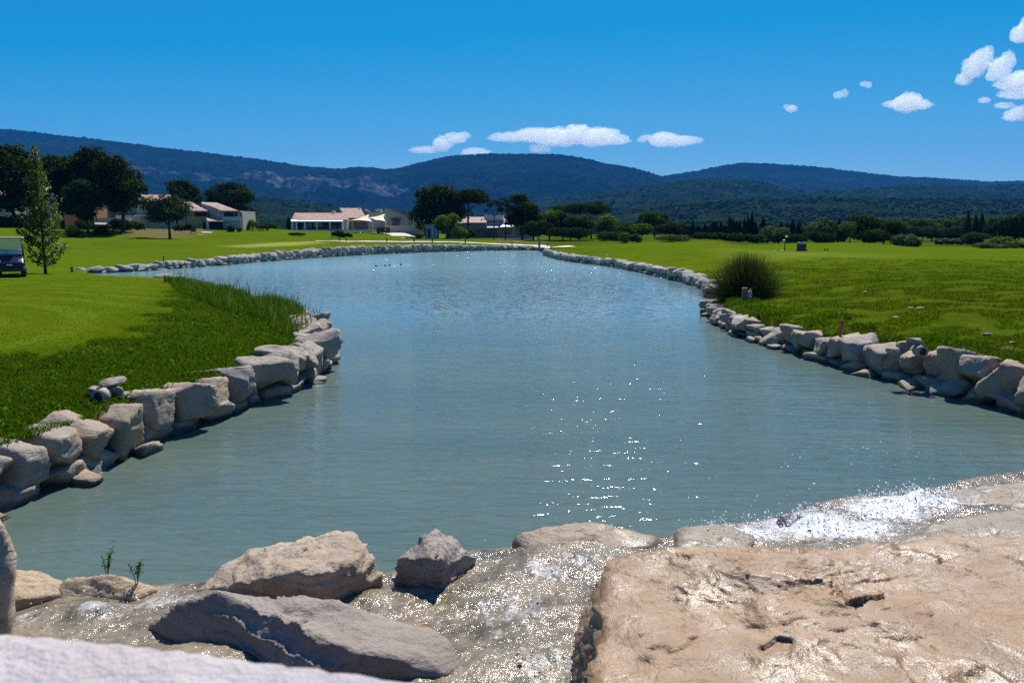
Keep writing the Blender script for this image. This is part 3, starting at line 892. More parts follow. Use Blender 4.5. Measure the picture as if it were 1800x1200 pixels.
def boulder(label, pts, mat, seed, sub=6, p=40, amp=.05, thick=None, group=None, fine=1.0, name="boulder", cracks=0.0):
    """solid stone through the given corner points"""
    P = np.array(pts, float)
    bm = bmesh.new()
    for q in P: bm.verts.new(q)
    bmesh.ops.convex_hull(bm, input=bm.verts)
    c = P.mean(0) * .5 + (P.min(0) + P.max(0)) * .25
    N, H = [], []
    bm.normal_update()
    for f in bm.faces:
        n = np.array(f.normal[:]); h = n @ (np.array(f.verts[0].co[:]) - c)
        if h < 0: n, h = -n, -h
        if h > 1e-4: N.append(n); H.append(h)
    bm.free()
    N, H = np.array(N), np.array(H)
    D, F = ico(sub)
    V = D * planes_radius(D, N, H, p)[:, None]
    size = np.ptp(P, 0).mean()
    nrm = V / np.linalg.norm(V, axis=1)[:, None]
    Q = V / size
    tl = np.array([.25, .15, 1.0])
    d = fbm(Q * 2.2 + seed, 5) * 1.0 + .55 * (ridged(Q * 3.5 + seed * 1.7, 5) - .35) + .22 * fbm(Q * 14 + seed, 4, .6) * fine
    lay = Q @ tl
    d += .30 * pnoise(np.stack([lay * 13 + seed + 1.2 * fbm(Q * 3, 2), Q[:, 0] * 1.6, Q[:, 1] * 1.6], 1))
    if cracks:
        lq = V @ np.array([.10, .18, 1.0]) * 9 + 2.2 * fbm(V * 1.1 + seed, 3) + .35 * fbm(V * 6, 3)
        saw = lq - np.floor(lq)
        d += .85 * np.clip(saw * 1.0, 0, 1) ** 3 - .2
        d += .35 * fbm(V * 22 + seed, 3, .6) + .5 * (ridged(V * 3.2 + seed, 4) - .4)
        q = V * np.array([1.5, 4.2, 4.2]) + seed
        k = pnoise(q + .5 * fbm(V * 3, 2)[:, None])
        d -= cracks * np.clip((k - .40) / .10, 0, 1) + .5 * cracks * np.clip((pnoise(q * 2.3 + 7) - .5) / .1, 0, 1)
        d += 1.9 * fbm(V * 1.3 + seed, 3)
    chip = np.clip(ridged(Q * 1.8 + seed + 5, 3) - .62, 0, 1) * -1.6
    V = V + nrm * ((d + chip) * amp * size)[:, None]
    o = link(name, mesh_np(name, V, F, True), MAT[mat])
    o.location = c
    tag(o, label, 'boulder', group)
    return o
def zp(*rows): return [at_z(*r) for r in rows]
def yp(*rows): return [at_y(*r) for r in rows]
def down(pts, z, push=(0, 0)): return [np.array([p[0] + push[0], p[1] + push[1], z]) for p in pts]

a = zp((330, 1046, .05), (560, 1072, .10), (680, 1026, .08), (425, 968, .22), (520, 944, .34), (600, 932, .42), (645, 945, .38), (672, 980, .28), (590, 1000, .44), (500, 1010, .38))
boulder("big pale rounded boulder lying at the water's edge, left of the dark pointed one", a + down(a[:3] + a[3:8], -.45, (0, .15)), 'pale_rock', 3, p=30, amp=.032, cracks=.28)
a = zp((765, 923, .46), (742, 940, .44), (700, 985, .30), (682, 1028, .05), (745, 1040, .08), (828, 968, .20), (832, 990, .06), (775, 985, .40), (800, 940, .36))
boulder("dark pointed rock standing upright in the cascade next to the pale boulder", a + down(a, -.35, (0, .2)), 'grey_rock', 8, p=60, amp=.045, cracks=.3)
a = zp((240, 1096, .18), (330, 1048, .46), (375, 1036, .55), (475, 1042, .52), (560, 1070, .50), (640, 1092, .46), (770, 1112, .42), (815, 1165, .36), (800, 1200, .30), (520, 1190, .30), (640, 1150, .50), (320, 1130, .20))
boulder("grey layered rock with a pale flat top behind the blurred slab", a + down(a, -.1, (0, .05)), 'grey_rock', 12, p=70, amp=.026, cracks=.3)
a = zp((560, 1092, .42), (640, 1084, .44), (760, 1102, .40), (812, 1150, .34), (815, 1190, .28), (700, 1165, .40))
boulder("cream coloured wet rock end sticking out of the layered grey rock", a + down(a, .0, (0, .05)), 'two_tone_rock', 13, p=40, amp=.04, sub=5)
a = yp((-110, 890, 4.7), (0, 902, 4.6), (20, 925, 4.6), (34, 962, 4.6), (28, 1010, 4.5), (4, 1060, 4.4), (-120, 1080, 4.4))
boulder("tan boulder cut off by the left edge, beside the flat yellow rock", a + [q + np.array([-.75, .7, -.2]) for q in a] + down(a[3:], -.1, (-.15, 0)), 'tan_rock', 17, p=30, amp=.04, sub=5)
a = zp((-60, 1003, .24), (25, 994, .24), (62, 1000, .20), (84, 1012, .12), (150, 1042, .06), (0, 1062, .12), (-90, 1060, .2))
boulder("flat yellowish rock at the pond edge touching the tan boulder", a + down(a, -.3), 'tan_rock', 21, p=40, amp=.05, sub=5)
a = zp((98, 1024, .12), (130, 1010, .20), (190, 1005, .22), (225, 1016, .17), (286, 1034, .03), (235, 1054, .05), (100, 1056, .06))
boulder("low ochre rock with two weeds growing behind it", a + down(a, -.3), 'tan_rock', 22, p=30, amp=.05, sub=5)
a = zp((892, 958, .0), (908, 934, .14), (960, 919, .20), (1060, 915, .20), (1125, 926, .16), (1168, 946, .08), (1150, 962, .08), (1000, 976, .10), (930, 968, .08))
boulder("flat brown wet rock at the lip of the cascade behind the dark pointed one", a + down(a, -.4), 'wet_rock', 27, p=30, amp=.05, sub=5)
a = zp((1360, 926, .06), (1368, 906, .20), (1395, 900, .22), (1425, 908, .18), (1440, 922, .10), (1400, 932, .10))
boulder("small brown rock poking out of the white foam", a + down(a, -.3), 'grey_rock', 31, p=30, amp=.07, sub=5)
a = zp((1640, 872, .12), (1700, 852, .30), (1790, 842, .42), (1930, 846, .5), (1655, 900, .22), (1760, 912, .36), (1930, 905, .5))
boulder("wet grey rock at the right edge where the foam begins", a + down(a, -.4), 'wet_rock', 35, p=24, amp=.045)
a = zp((1180, 905, .06), (1200, 896, .16), (1290, 895, .16), (1400, 890, .06), (1470, 905, .14), (1490, 880, .2), (1560, 876, .2), (1600, 890, .18), (1590, 930, .2), (1480, 950, .2))
a = zp((1470, 905, .06), (1486, 882, .22), (1530, 878, .24), (1590, 884, .2), (1600, 905, .12), (1530, 920, .14))
boulder("low wet rock washed over by foam near the right edge", a + down(a, -.3), 'wet_rock', 37, p=24, amp=.06, sub=5)
a = zp((1180, 935, .08), (1210, 918, .2), (1290, 920, .22), (1340, 945, .2), (1300, 985, .28), (1190, 975, .22))
boulder("low wet rock under running water between the brown rock and the biggest boulder", a + down(a, -.3), 'wet_rock', 38, p=24, amp=.05, sub=5)
a = zp((1470, 985, .42), (1590, 930, .56), (1690, 902, .64), (1800, 884, .72), (1960, 875, .75), (1500, 1010, .5), (1800, 1000, .75), (1960, 1000, .8))
boulder("long wet ridge of rock between the foam and the ochre boulder", a + down(a, .0), 'wet_rock', 41, p=26, amp=.045)
a = zp((1078, 992, .98), (1120, 970, 1.0), (1200, 966, 1.0), (1420, 984, 1.0), (1560, 978, 1.06), (1800, 944, 1.18), (2000, 925, 1.22), (2050, 1380, 1.12), (1052, 1030, .96), (1040, 1110, .94), (1046, 1230, .95), (1060, 1400, .95))
boulder("biggest cream and ochre boulder with a dark left flank, bottom right corner", a + zp((1018, 1130, .40), (1010, 1230, .40), (1000, 1330, .3), (1090, 1010, .2)) + down(a, .1), 'two_tone_rock', 47, p=46, amp=.020, sub=7, cracks=.32)
P0 = yp((-260, 1088, 1.18), (0, 1101, 1.16), (250, 1116, 1.14), (450, 1139, 1.12), (640, 1166, 1.10), (790, 1204, 1.08))
b = boulder("blurred pale stone slab across the bottom left corner", P0 + [q + np.array([.05, -.55, .03]) for q in P0] + down(P0, 1.2), 'slab_rock', 51, p=70, amp=.012, sub=6, name="stone_slab", fine=.3)
b['category'] = 'stone slab'

# cascade water
CC = np.array(zp((-200, 1075, .05), (0, 1062, .03), (280, 1035, .02), (690, 1012, .02), (840, 975, .03), (1160, 957, .06), (1360, 930, .08), (1640, 890, .13), (1800, 870, .25), (2000, 850, .3),
      (100, 1095, .18), (400, 1062, .14), (880, 1060, .16), (880, 1190, .36), (980, 1100, .28), (1000, 990, .14), (1250, 960, .18), (1450, 930, .2), (1600, 905, .26), (1750, 905, .38),
      (1500, 970, .36), (700, 1060, .14), (300, 1200, .34), (1100, 1300, .5), (1700, 940, .5), (2000, 900, .6)))
def cascade_mat():
    t = NT("cascade_water")
    p = t.pos()
    fo = t.sep(t.attr("foam"))[0]
    n1 = t.noise(p, 3.0, 5, .6, .5); n2 = t.noise(p, 18, 4, .65, .6); n3 = t.noise(p, 60, 3, .6, .3)
    fl = t.noise(t.mapping(p, (14, 5, 10), (0, 0, .5)), 1.0, 4, .6, .6)
    bed = t.mix(t.ramp(n1, [(.35, 0), (.65, 1)]), (.085, .070, .045), (.26, .21, .145))
    bed = t.mix(t.ramp(fl, [(.5, 0), (.75, .5)]), bed, (.34, .31, .26))
    f = t.math('ADD', fo, t.math('SUBTRACT', t.math('ADD', t.math('MULTIPLY', n2, .7), t.math('MULTIPLY', fl, .9)), 1.0))
    f = t.ramp(f, [(.12, 0), (.62, 1)])
    c = t.mix(f, bed, (.60, .62, .64))
    r = t.mix(f, (.15,) * 3, (.35,) * 3)
    h = t.math('ADD', t.math('MULTIPLY', n2, 1.0), t.math('MULTIPLY', fl, .8))
    nb = t.bump(h, 1.0, .012)
    sl = vadd(t, slope_noise(t, p, (60, 60, 60), 1.25), slope_noise(t, p, (22, 22, 22), .8))
    no = t.n("ShaderNodeVectorMath", operation='NORMALIZE'); t.l(vadd(t, nb, sl), no.inputs[0]); nm = no.outputs[0]
    return t.done(t.bsdf(c, r, nm, IOR=1.333, Specular_IOR_Level=.6))
MAT['cascade_water'] = cascade_mat()
def pix_of(x, y, z):
    dx, dy, dz = x, y, z - CAM_H
    f = dy * _cp - dz * _sp; u = dy * _sp + dz * _cp
    return 900 + FPX * dx / f, 600 - FPX * u / f
def build_cascade():
    az = np.radians(np.linspace(-44, 44, 340)); r = np.geomspace(2.9, 11, 330)
    A, R = np.meshgrid(az, r)
    X, Y = (R * np.sin(A)).ravel(), (R * np.cos(A)).ravel()
    sd = poly_sd(np.stack([X, Y], 1), POND)
    d2 = (X[:, None] - CC[None, :, 0]) ** 2 + (Y[:, None] - CC[None, :, 1]) ** 2 + .02
    w = d2 ** -1.6
    z = (w * CC[None, :, 2]).sum(1) / w.sum(1)
    P = np.stack([X, Y, 0 * X], 1)
    land = np.clip((sd + .1) / .5, 0, 1)
    # white water: over the lip at the right, in the channel and at the far left
    foam = np.zeros(len(X))
    for (px, py, zz, rad, s) in [(1330, 945, .1, .45, .8), (1420, 935, .12, .55, 1.0), (1500, 945, .18, .5, .95), (1560, 915, .15, .5, 1.0), (1630, 893, .2, .42, 1.15), (1690, 880, .3, .4, .9),
                                 (1250, 940, .1, .4, .55), (960, 1010, .12, .35, .5), (1020, 990, .12, .3, .42), (180, 1075, .12, .4, .45), (290, 1055, .1, .35, .5), (60, 1090, .15, .3, .4), (650, 1085, .25, .3, .5), (900, 1080, .2, .5, .42), (960, 1170, .3, .4, .45)]:
        c = at_z(px, py, zz)
        foam = np.maximum(foam, s * np.exp(-((X - c[0]) ** 2 + (Y - c[1]) ** 2) / (2 * (rad * .6) ** 2)))
    z = z + land * (.055 * fbm(P * 2.2, 4) + .020 * fbm(P * 7 + 4, 4, .6) + .010 * ridged(P * 19, 3))
    z = z + land * foam * np.clip(.045 + .10 * fbm(P * 6 + 9, 5, .65), 0, .3) * (sd > -.2)
    lump = np.exp(-((X - at_z(1632, 888, .2)[0]) ** 2 + (Y - at_z(1632, 888, .2)[1]) ** 2) / (2 * .2 ** 2))
    z = z + lump * (.12 + .12 * fbm(P * 9 + 2, 4, .6))
    z = np.where(sd < 0, np.minimum(z, .03 + .05 * land) + sd * .25 + foam * .03, z)
    idx = np.arange(X.size).reshape(A.shape)
    F = np.stack([idx[:-1, :-1].ravel(), idx[:-1, 1:].ravel(), idx[1:, 1:].ravel(), idx[1:, :-1].ravel()], 1)[:, ::-1]
    def pl_d(line):
        L = [np.array(a) for a in line]; Q = np.stack([X, Y], 1); out = np.full(len(X), 1e9)
        for a, b in zip(L[:-1], L[1:]):
            e = b - a; tt = np.clip(((Q - a) @ e) / (e @ e), 0, 1); out = np.minimum(out, np.linalg.norm(Q - a - tt[:, None] * e, axis=1))
        return out
    ok = (pl_d(SH_NEAR[1:-2]) < pl_d(SH_LEFT) - .15) & (pl_d(SH_NEAR[1:-2]) < pl_d(SH_RNEAR) - .15)
    F = F[(sd[F].min(1) > -.45) & (np.abs(X[F]).max(1) < 7.5) & ok[F].all(1)]
    u, inv = np.unique(F, return_inverse=True); F = inv.reshape(F.shape)
    me = mesh_np("cascade", np.stack([X, Y, z], 1)[u], F, True)
    a = me.color_attributes.new("foam", 'FLOAT_COLOR', 'POINT')
    a.data.foreach_set("color", np.stack([foam, foam, foam, np.ones_like(foam)], 1)[u].astype(np.float32).ravel())
    kind(link("cascade", me, MAT['cascade_water']), 'structure')
    return X, Y, z, foam, sd
CX, CYY, CZ, CF, CSD = build_cascade()

# spray thrown up over the white water
t = NT("spray"); 
MAT['spray'] = t.done(t.bsdf((.92, .94, .96), .12, None, IOR=1.333, Specular_IOR_Level=.8))
def build_spray():
    rs = np.random.RandomState(5)
    w = np.clip(CF - .25, 0, 1) ** 1.2 * (CYY ** 2); w /= w.sum()
    n = 2600
    i = rs.choice(len(CX), n, p=w)
    V0, F0 = ico(1)
    h = np.abs(rs.normal(size=n)) * .055
    s = np.exp(rs.normal(size=n) * .45) * .0048
    far = rs.rand(n) < .03
    h = np.where(far, rs.uniform(.1, .5, n), h)
    c = np.stack([CX[i] + rs.normal(size=n) * .06, CYY[i] + rs.normal(size=n) * .06 + far * rs.uniform(0, 1.2, n), CZ[i] + h + .004], 1)
    V = V0[None] * s[:, None, None] + c[:, None, :]
    F = (F0[None] + (np.arange(n) * len(V0))[:, None, None]).reshape(-1, 3)
    kind(link("spray", mesh_np("spray", V.reshape(-1, 3), F, True), MAT['spray']), 'stuff')
build_spray()

# ------------------------------------------------------------------ grass
m_foliage('rough_grass', (.022, .058, .002), (.115, .180, .010), .45, .5, .06)
m_foliage('lawn_grass', (.058, .110, .002), (.150, .195, .008), .40, .5)
m_foliage('slope_grass', (.040, .066, .002), (.125, .140, .008), .40, .5)
m_foliage('weed_leaf', (.022, .065, .004), (.085, .165, .014), .35, .6, .03)
m_foliage('seed_head', (.07, .11, .02), (.20, .24, .07), .3, .6)
def blades(name, X, Y, h, w, mat, seed, lean=.35, segs=1, curl=.3):
    rs = np.random.RandomState(seed); n = len(X)
    Z = ground_base(X, Y) - .01
    a = rs.uniform(0, 2 * PI, n)
    side = np.stack([np.cos(a), np.sin(a), 0 * a], 1)
    b = rs.uniform(0, 2 * PI, n)
    ln = rs.uniform(0, 1, n) * lean
    dirv = np.stack([np.cos(b) * ln, np.sin(b) * ln, np.ones(n)], 1)
    base = np.stack([X, Y, Z], 1)
    if segs == 1:
        V = np.stack([base - side * w[:, None] / 2, base + side * w[:, None] / 2, base + dirv * h[:, None]], 1)
        F = np.arange(3 * n).reshape(n, 3)
        return kind(link(name, mesh_np(name, V.reshape(-1, 3), F), MAT[mat]), 'stuff')
    mid = base + dirv * (h * .55)[:, None]
    tip = mid + (dirv + np.stack([np.cos(b), np.sin(b), 0 * b], 1) * curl * 1.5 - np.array([0, 0, .15])) * (h * .5)[:, None]
    V = np.stack([base - side * w[:, None] / 2, base + side * w[:, None] / 2, mid + side * w[:, None] * .38, mid - side * w[:, None] * .38, tip], 1).reshape(-1, 3)
    k = np.arange(n)[:, None] * 5
    F = np.concatenate([k + np.array([[0, 1, 2]]), k + np.array([[0, 2, 3]]), k + np.array([[3, 2, 4]])], 0)
    return kind(link(name, mesh_np(name, V, F), MAT[mat]), 'stuff')
def scatter(n, azr, rr, seed, test, power=1.0):
    """spread over plan; more per square metre close by, where single blades show"""
    rs = np.random.RandomState(seed)
    az = np.radians(rs.uniform(azr[0], azr[1], n)); u = rs.rand(n)
    r = rr[0] * (rr[1] / rr[0]) ** (u ** power)
    X, Y = r * np.sin(az), r * np.cos(az)
    ok = test(X, Y)
    return X[ok], Y[ok]
def t_rough(X, Y):
    sd = poly_sd(np.stack([X, Y], 1), POND); s2 = poly_sd(np.stack([X, Y], 1), ROUGH_L)
    nse = fbm(np.stack([X, Y, 0 * X], 1) * .9, 3)
    return (sd > .34) & (s2 < -.1 + 1.5 * nse) & (Y > 6) & (X < 0)
X, Y = scatter(240000, (-46, -12), (7.5, 34), 1, t_rough)
rs = np.random.RandomState(2)
nse = fbm(np.stack([X, Y, 0 * X], 1) * .7, 3)
h = rs.uniform(.035, .10, len(X)) * (1 + 1.1 * nse); h = np.clip(h, .02, .2)
blades("rough_grass", X, Y, h, rs.uniform(.009, .020, len(X)), 'rough_grass', 3, .9, 2, .5)
# uncut tall grass along the back of the point
TALL = zpts([(300, 497), (330, 489), (390, 498), (450, 515), (505, 535), (545, 570), (520, 590), (470, 560), (400, 545), (330, 520)], .6)
X, Y = scatter(120000, (-30, -12), (13, 40), 4, lambda X, Y: (poly_sd(np.stack([X, Y], 1), np.array(TALL)) < .25) & (poly_sd(np.stack([X, Y], 1), POND) > .12))
rs = np.random.RandomState(5)
nse = fbm(np.stack([X, Y, 0 * X], 1) * 1.1, 3)
blades("tall_grass", X, Y, np.clip(rs.uniform(.08, .24, len(X)) * (1 + 1.5 * nse), .05, .42), rs.uniform(.012, .022, len(X)), 'rough_grass', 6, .45, 2, .5)
sel = rs.rand(len(X)) < .02
blades("seed_stalks", X[sel], Y[sel], rs.uniform(.45, .75, sel.sum()), rs.uniform(.02, .03, sel.sum()), 'seed_head', 7, .3, 2, .3)
def t_lawn(X, Y):
    sd = poly_sd(np.stack([X, Y], 1), POND); s2 = poly_sd(np.stack([X, Y], 1), ROUGH_L)
    return (sd > .5) & (s2 > -.1) & (X < -2)
X, Y = scatter(60000, (-46, -14), (9, 40), 8, t_lawn)
rs = np.random.RandomState(9)
blades("lawn_grass", X, Y, rs.uniform(.02, .05, len(X)), rs.uniform(.010, .022, len(X)), 'lawn_grass', 10, 1.2)
def t_slope(X, Y):
    sd = poly_sd(np.stack([X, Y], 1), POND)
    nse = fbm(np.stack([X, Y, 0 * X], 1) * .8, 3)
    return (sd > .45) & (X > 3) & (nse > -.06)
X, Y = scatter(210000, (10, 46), (11, 50), 12, t_slope)
rs = np.random.RandomState(13)
blades("slope_grass", X, Y, rs.uniform(.03, .10, len(X)), rs.uniform(.012, .03, len(X)), 'slope_grass', 14, 1.3)
def t_edge(X, Y):
    sd = poly_sd(np.stack([X, Y], 1), POND)
    nse = fbm(np.stack([X, Y, 0 * X], 1) * 1.2, 3)
    return (sd > .5) & (sd < 1.35 + 1.3 * nse) & (X > 3) & ~((X > 7.3) & (nse < .0))
X, Y = scatter(120000, (10, 46), (11, 30), 15, t_edge)
rs = np.random.RandomState(16)
blades("edge_grass", X, Y, rs.uniform(.06, .20, len(X)), rs.uniform(.012, .024, len(X)), 'rough_grass', 17, .9, 2, .5)

def leaf_clumps(name, X, Y, n_leaf, rad, hgt, size, mat, seed):
    rs = np.random.RandomState(seed); m = len(X)
    Z = ground_base(X, Y)
    c = np.repeat(np.stack([X, Y, Z], 1), n_leaf, 0); N = m * n_leaf
    s = np.repeat(rs.uniform(.6, 1.4, m), n_leaf)
    q = rs.normal(size=(N, 3)); q /= np.linalg.norm(q, axis=1)[:, None]
    q *= (rs.rand(N) ** .5)[:, None]
    c = c + np.stack([q[:, 0] * rad * s, q[:, 1] * rad * s, np.abs(q[:, 2]) * hgt * s], 1)
    return leaf_quads(name, c, np.full(N, size) * rs.uniform(.6, 1.3, N), q * .6 + np.array([0, 0, .7]), mat, rs)
def leaf_quads(name, c, size, bias, mat, rs, parent=None, ratio=.55, build=True):
    N = len(c)
    nrm = bias + rs.normal(size=(N, 3)) * .55
    nrm /= np.linalg.norm(nrm, axis=1)[:, None]
    a = np.cross(nrm, rs.normal(size=(N, 3))); a /= np.linalg.norm(a, axis=1)[:, None]
    b = np.cross(nrm, a)
    A, B = a * size[:, None], b * (size * ratio)[:, None]
    V = np.stack([c - A, c - B * .9 + A * .1, c + A, c + B * .9 + A * .1], 1).reshape(-1, 3)
    F = np.arange(4 * N).reshape(N, 4)
    nn = bias / np.maximum(np.linalg.norm(bias, axis=1), 1e-6)[:, None] + rs.normal(size=bias.shape) * .22
    nn /= np.linalg.norm(nn, axis=1)[:, None]
    NV = np.repeat(nn, 4, 0)
    if not build: return V, F, NV
    return link(name, soft(mesh_np(name, V, F), NV), MAT[mat], parent)
def soft(me, NV):
    """leaves of one clump share the clump's roundness in their shading"""
    a = me.attributes.new('custom_normal', 'FLOAT_VECTOR', 'POINT')
    a.data.foreach_set('vector', NV.astype(np.float32).ravel())
    return me
X, Y = scatter(800, (-46, -12), (7.5, 26), 20, t_rough)
kind(leaf_clumps("weeds", X, Y, 16, .13, .10, .035, 'weed_leaf', 21), 'stuff')
X, Y = scatter(1500, (10, 46), (11, 26), 22, t_edge)
kind(leaf_clumps("weeds", X, Y, 18, .14, .13, .035, 'weed_leaf', 23), 'stuff')
# ------------------------------------------------------------------ ground hits, path
_RY = np.geomspace(4.5, 320, 700)
def hit(px, py):
    d = ray(px, py)
    q = np.array([0, 0, CAM_H])[None] + d[None] * (_RY / d[1])[:, None]
    b = q[:, 2] < ground_base(q[:, 0], q[:, 1])
    i = int(np.argmax(b)) if b.any() else len(_RY) - 1
    return q[i]
def strip(name, pts, width, mat, lift=.05):
    L = [np.array(p[:2]) for p in pts]
    S = []
    for a, b in zip(L[:-1], L[1:]):
        for f in np.linspace(0, 1, 12, endpoint=False): S.append(a + (b - a) * f)
    S.append(L[-1]); S = np.array(S)
    T = np.gradient(S, axis=0); T /= np.linalg.norm(T, axis=1)[:, None]
    Nn = np.stack([-T[:, 1], T[:, 0]], 1)
    rows = []
    for k in (-.5, -.25, 0, .25, .5):
        q = S + Nn * width * k
        rows.append(np.stack([q[:, 0], q[:, 1], ground_base(q[:, 0], q[:, 1]) + lift], 1))
    V = np.stack(rows, 1); n, m = V.shape[:2]
    idx = np.arange(n * m).reshape(n, m)
    F = np.stack([idx[:-1, :-1].ravel(), idx[1:, :-1].ravel(), idx[1:, 1:].ravel(), idx[:-1, 1:].ravel()], 1)[:, ::-1]
    return kind(link(name, mesh_np(name, V.reshape(-1, 3), F, True), mat), 'structure')
m_plain('path_gravel', (.50, .45, .37), .9, scale=.8)
m_plain('sand', (.62, .58, .52), .95, scale=1.0)
strip("path", [hit(555, 424.5), hit(640, 425.5), hit(700, 425.8), hit(760, 426.2), hit(830, 427.5), hit(897, 430.5), hit(950, 433), hit(992, 436)], 2.6, MAT['path_gravel'], .10)
strip("path", [at_y(672, 404, 168), at_y(700, 408, 162), at_y(726, 413, 155), at_y(748, 419, 148)], 5.0, MAT['path_gravel'], .12)

# ------------------------------------------------------------------ trees and shrubs
m_foliage('pine_needles', (.009, .019, .003), (.052, .074, .010), .28, .7, 0.0)
m_foliage('pine_green', (.009, .026, .006), (.045, .092, .022), .28, .7, 0.0)
m_foliage('oak_leaf', (.014, .028, .006), (.066, .088, .026), .15, .5, .03)
m_foliage('cypress_leaf', (.006, .014, .004), (.024, .038, .010), .08, .6, .03)
m_foliage('bright_leaf', (.045, .085, .006), (.165, .235, .018), .4, .5, .03)
m_foliage('mid_leaf', (.012, .032, .005), (.060, .096, .016), .3, .5, .03)
m_foliage('dark_leaf', (.009, .022, .004), (.046, .076, .014), .2, .5, .03)
m_foliage('silver_leaf', (.040, .066, .026), (.130, .180, .070), .25, .5, .03)
m_foliage('oleander_leaf', (.036, .060, .014), (.150, .180, .065), .25, .5, .03)
m_foliage('poplar_leaf', (.028, .055, .006), (.115, .160, .022), .35, .5, .03)
m_foliage('young_leaf', (.020, .045, .004), (.15, .20, .020), .40, .5, .15)
m_plain('bark', (.060, .046, .034), .9, scale=4, bumpd=.03)
m_plain('pine_bark', (.075, .052, .038), .9, scale=3, bumpd=.04)

def crown_points(lobes, n, rs, fill=.55):
    vol = np.array([(l[3] * l[4] * l[5]) ** (2 / 3.) for l in lobes]); vol /= vol.sum()
    li = rs.choice(len(lobes), n, p=vol)
    L = np.array(lobes)[li]
    d = rs.normal(size=(n, 3)); d /= np.linalg.norm(d, axis=1)[:, None]
    r = fill + (1 - fill) * rs.rand(n) ** .6
    r *= 1 + .16 * rs.normal(size=n)
    c = L[:, :3] + d * r[:, None] * L[:, 3:6]
    return c, d
CROWNS = {}
def lobes_for(kind_, W, H, rs):
    R = W / 2; out = []
    if kind_ == 'pine':
        for i in range(24):
            f = rs.rand() ** .85; z = H * (.30 + .64 * f)
            env = math.sqrt(max(.05, 1 - ((f - .35) / .75) ** 2))
            a = rs.rand() * 2 * PI; q = R * env * .72 * math.sqrt(rs.rand())
            s = R * rs.uniform(.28, .42)
            out.append((q * math.cos(a), q * math.sin(a), z, s, s, s * rs.uniform(.55, .8)))
        out.append((0, 0, H * .93, R * .3, R * .3, H * .07))
    elif kind_ == 'umbrella':
        for i in range(11):
            a = rs.rand() * 2 * PI; q = R * .72 * math.sqrt(rs.rand()); z = H * (.70 + .22 * (1 - (q / R) ** 2) * rs.uniform(.6, 1.1))
            s = R * rs.uniform(.28, .42)
            out.append((q * math.cos(a), q * math.sin(a), z, s, s, min(s * .6, H * .12)))
    elif kind_ in ('broad', 'round'):
        lo = .30 if kind_ == 'broad' else .12
        for i in range(22):
            d = rs.normal(size=3); d /= np.linalg.norm(d)
            q = rs.rand() ** .4 * .66
            s = R * rs.uniform(.28, .44)
            cz_ = H * (lo + 1) / 2; hz_ = H * (1 - lo) / 2
            out.append((d[0] * q * R, d[1] * q * R, cz_ + d[2] * q * hz_ * .95, s, s, min(s, hz_ * .45)))
    elif kind_ == 'shrub':
        for i in range(12):
            a = rs.rand() * 2 * PI; q = R * .66 * math.sqrt(rs.rand())
            s = R * rs.uniform(.30, .45); top = H * math.sqrt(max(.1, 1 - (q / R) ** 2))
            z = top * rs.uniform(.35, .72)
            out.append((q * math.cos(a), q * math.sin(a), z, s, s, min(top * .4, s)))
    elif kind_ == 'cypress':
        for i in range(9):
            f = i / 8.0; s = R * (1 - f) ** .55 * (.55 + .6 * min(1, f * 5)) * rs.uniform(.85, 1.1)
            out.append((rs.normal() * R * .1, rs.normal() * R * .1, H * (.08 + .86 * f), max(s, R * .14), max(s, R * .14), H * .10))
    elif kind_ == 'slender':
        for i in range(9):
            f = rs.rand(); a = rs.rand() * 2 * PI; q = R * .7 * math.sqrt(rs.rand())
            s = R * rs.uniform(.22, .40)
            out.append((q * math.cos(a), q * math.sin(a), H * (.62 + .34 * f), s, s, s * .55))
    return out

def make_tree(kind_, W, H, leaf, seed, mat, cover=2.6, crown_name='crown'):
    """crown mesh and trunk mesh of one tree of this size, base at the origin"""
    rs = np.random.RandomState(seed)
    lobes = lobes_for(kind_, W, H, rs)
    area = sum(PI * l[3] * l[5] for l in lobes)
    n = cover * area / (2 * leaf * leaf * .55)
    if n > 6800: leaf *= math.sqrt(n / 6800.0)
    n = int(min(6800, max(300, n)))
    c, d = crown_points(lobes, n, rs)
    ok = c[:, 2] > .03
    c, d = c[ok], d[ok]
    size = leaf * np.exp(rs.normal(size=len(c)) * .28)
    bias = d * 1.5 + np.array([0, 0, .35])
    if kind_ == 'cypress': bias = d * .9
    V, F, NV = leaf_quads('', c, size, bias, mat, rs, build=False)
    cm = soft(mesh_np(crown_name, V, F), NV); cm.materials.append(MAT[mat])
    tb = None
    if kind_ not in ('shrub',):
        m = MB()
        low = {'pine': .62, 'umbrella': .74, 'broad': .6, 'round': .5, 'cypress': .8, 'slender': .78}[kind_]
        r0 = max(.05, {'pine': .022, 'umbrella': .022, 'broad': .022, 'round': .02, 'cypress': .012, 'slender': .014}[kind_] * H + .004 * W)
        lx, ly = rs.normal(size=2) * H * (.05 if kind_ in ('pine', 'slender', 'umbrella') else .015)
        pts = [(0, 0, -.3), (lx * .15, ly * .15, H * .2), (lx * .6, ly * .6, H * .45), (lx, ly, H * low)]
        m.tube(pts, [r0 * 1.2, r0 * .9, r0 * .75, r0 * .45], 7)
        for l in lobes[:(7 if kind_ != 'cypress' else 0)]:
            f = rs.uniform(.5, .8)
            st = Vector(pts[1]).lerp(Vector(pts[3]), f)
            e = Vector(l[:3]); mid = st.lerp(e, .5) + Vector((0, 0, -.04 * H))
            m.tube([st, mid, e], [r0 * .4, r0 * .28, r0 * .12], 5, False)
        tb = m
    return cm, tb
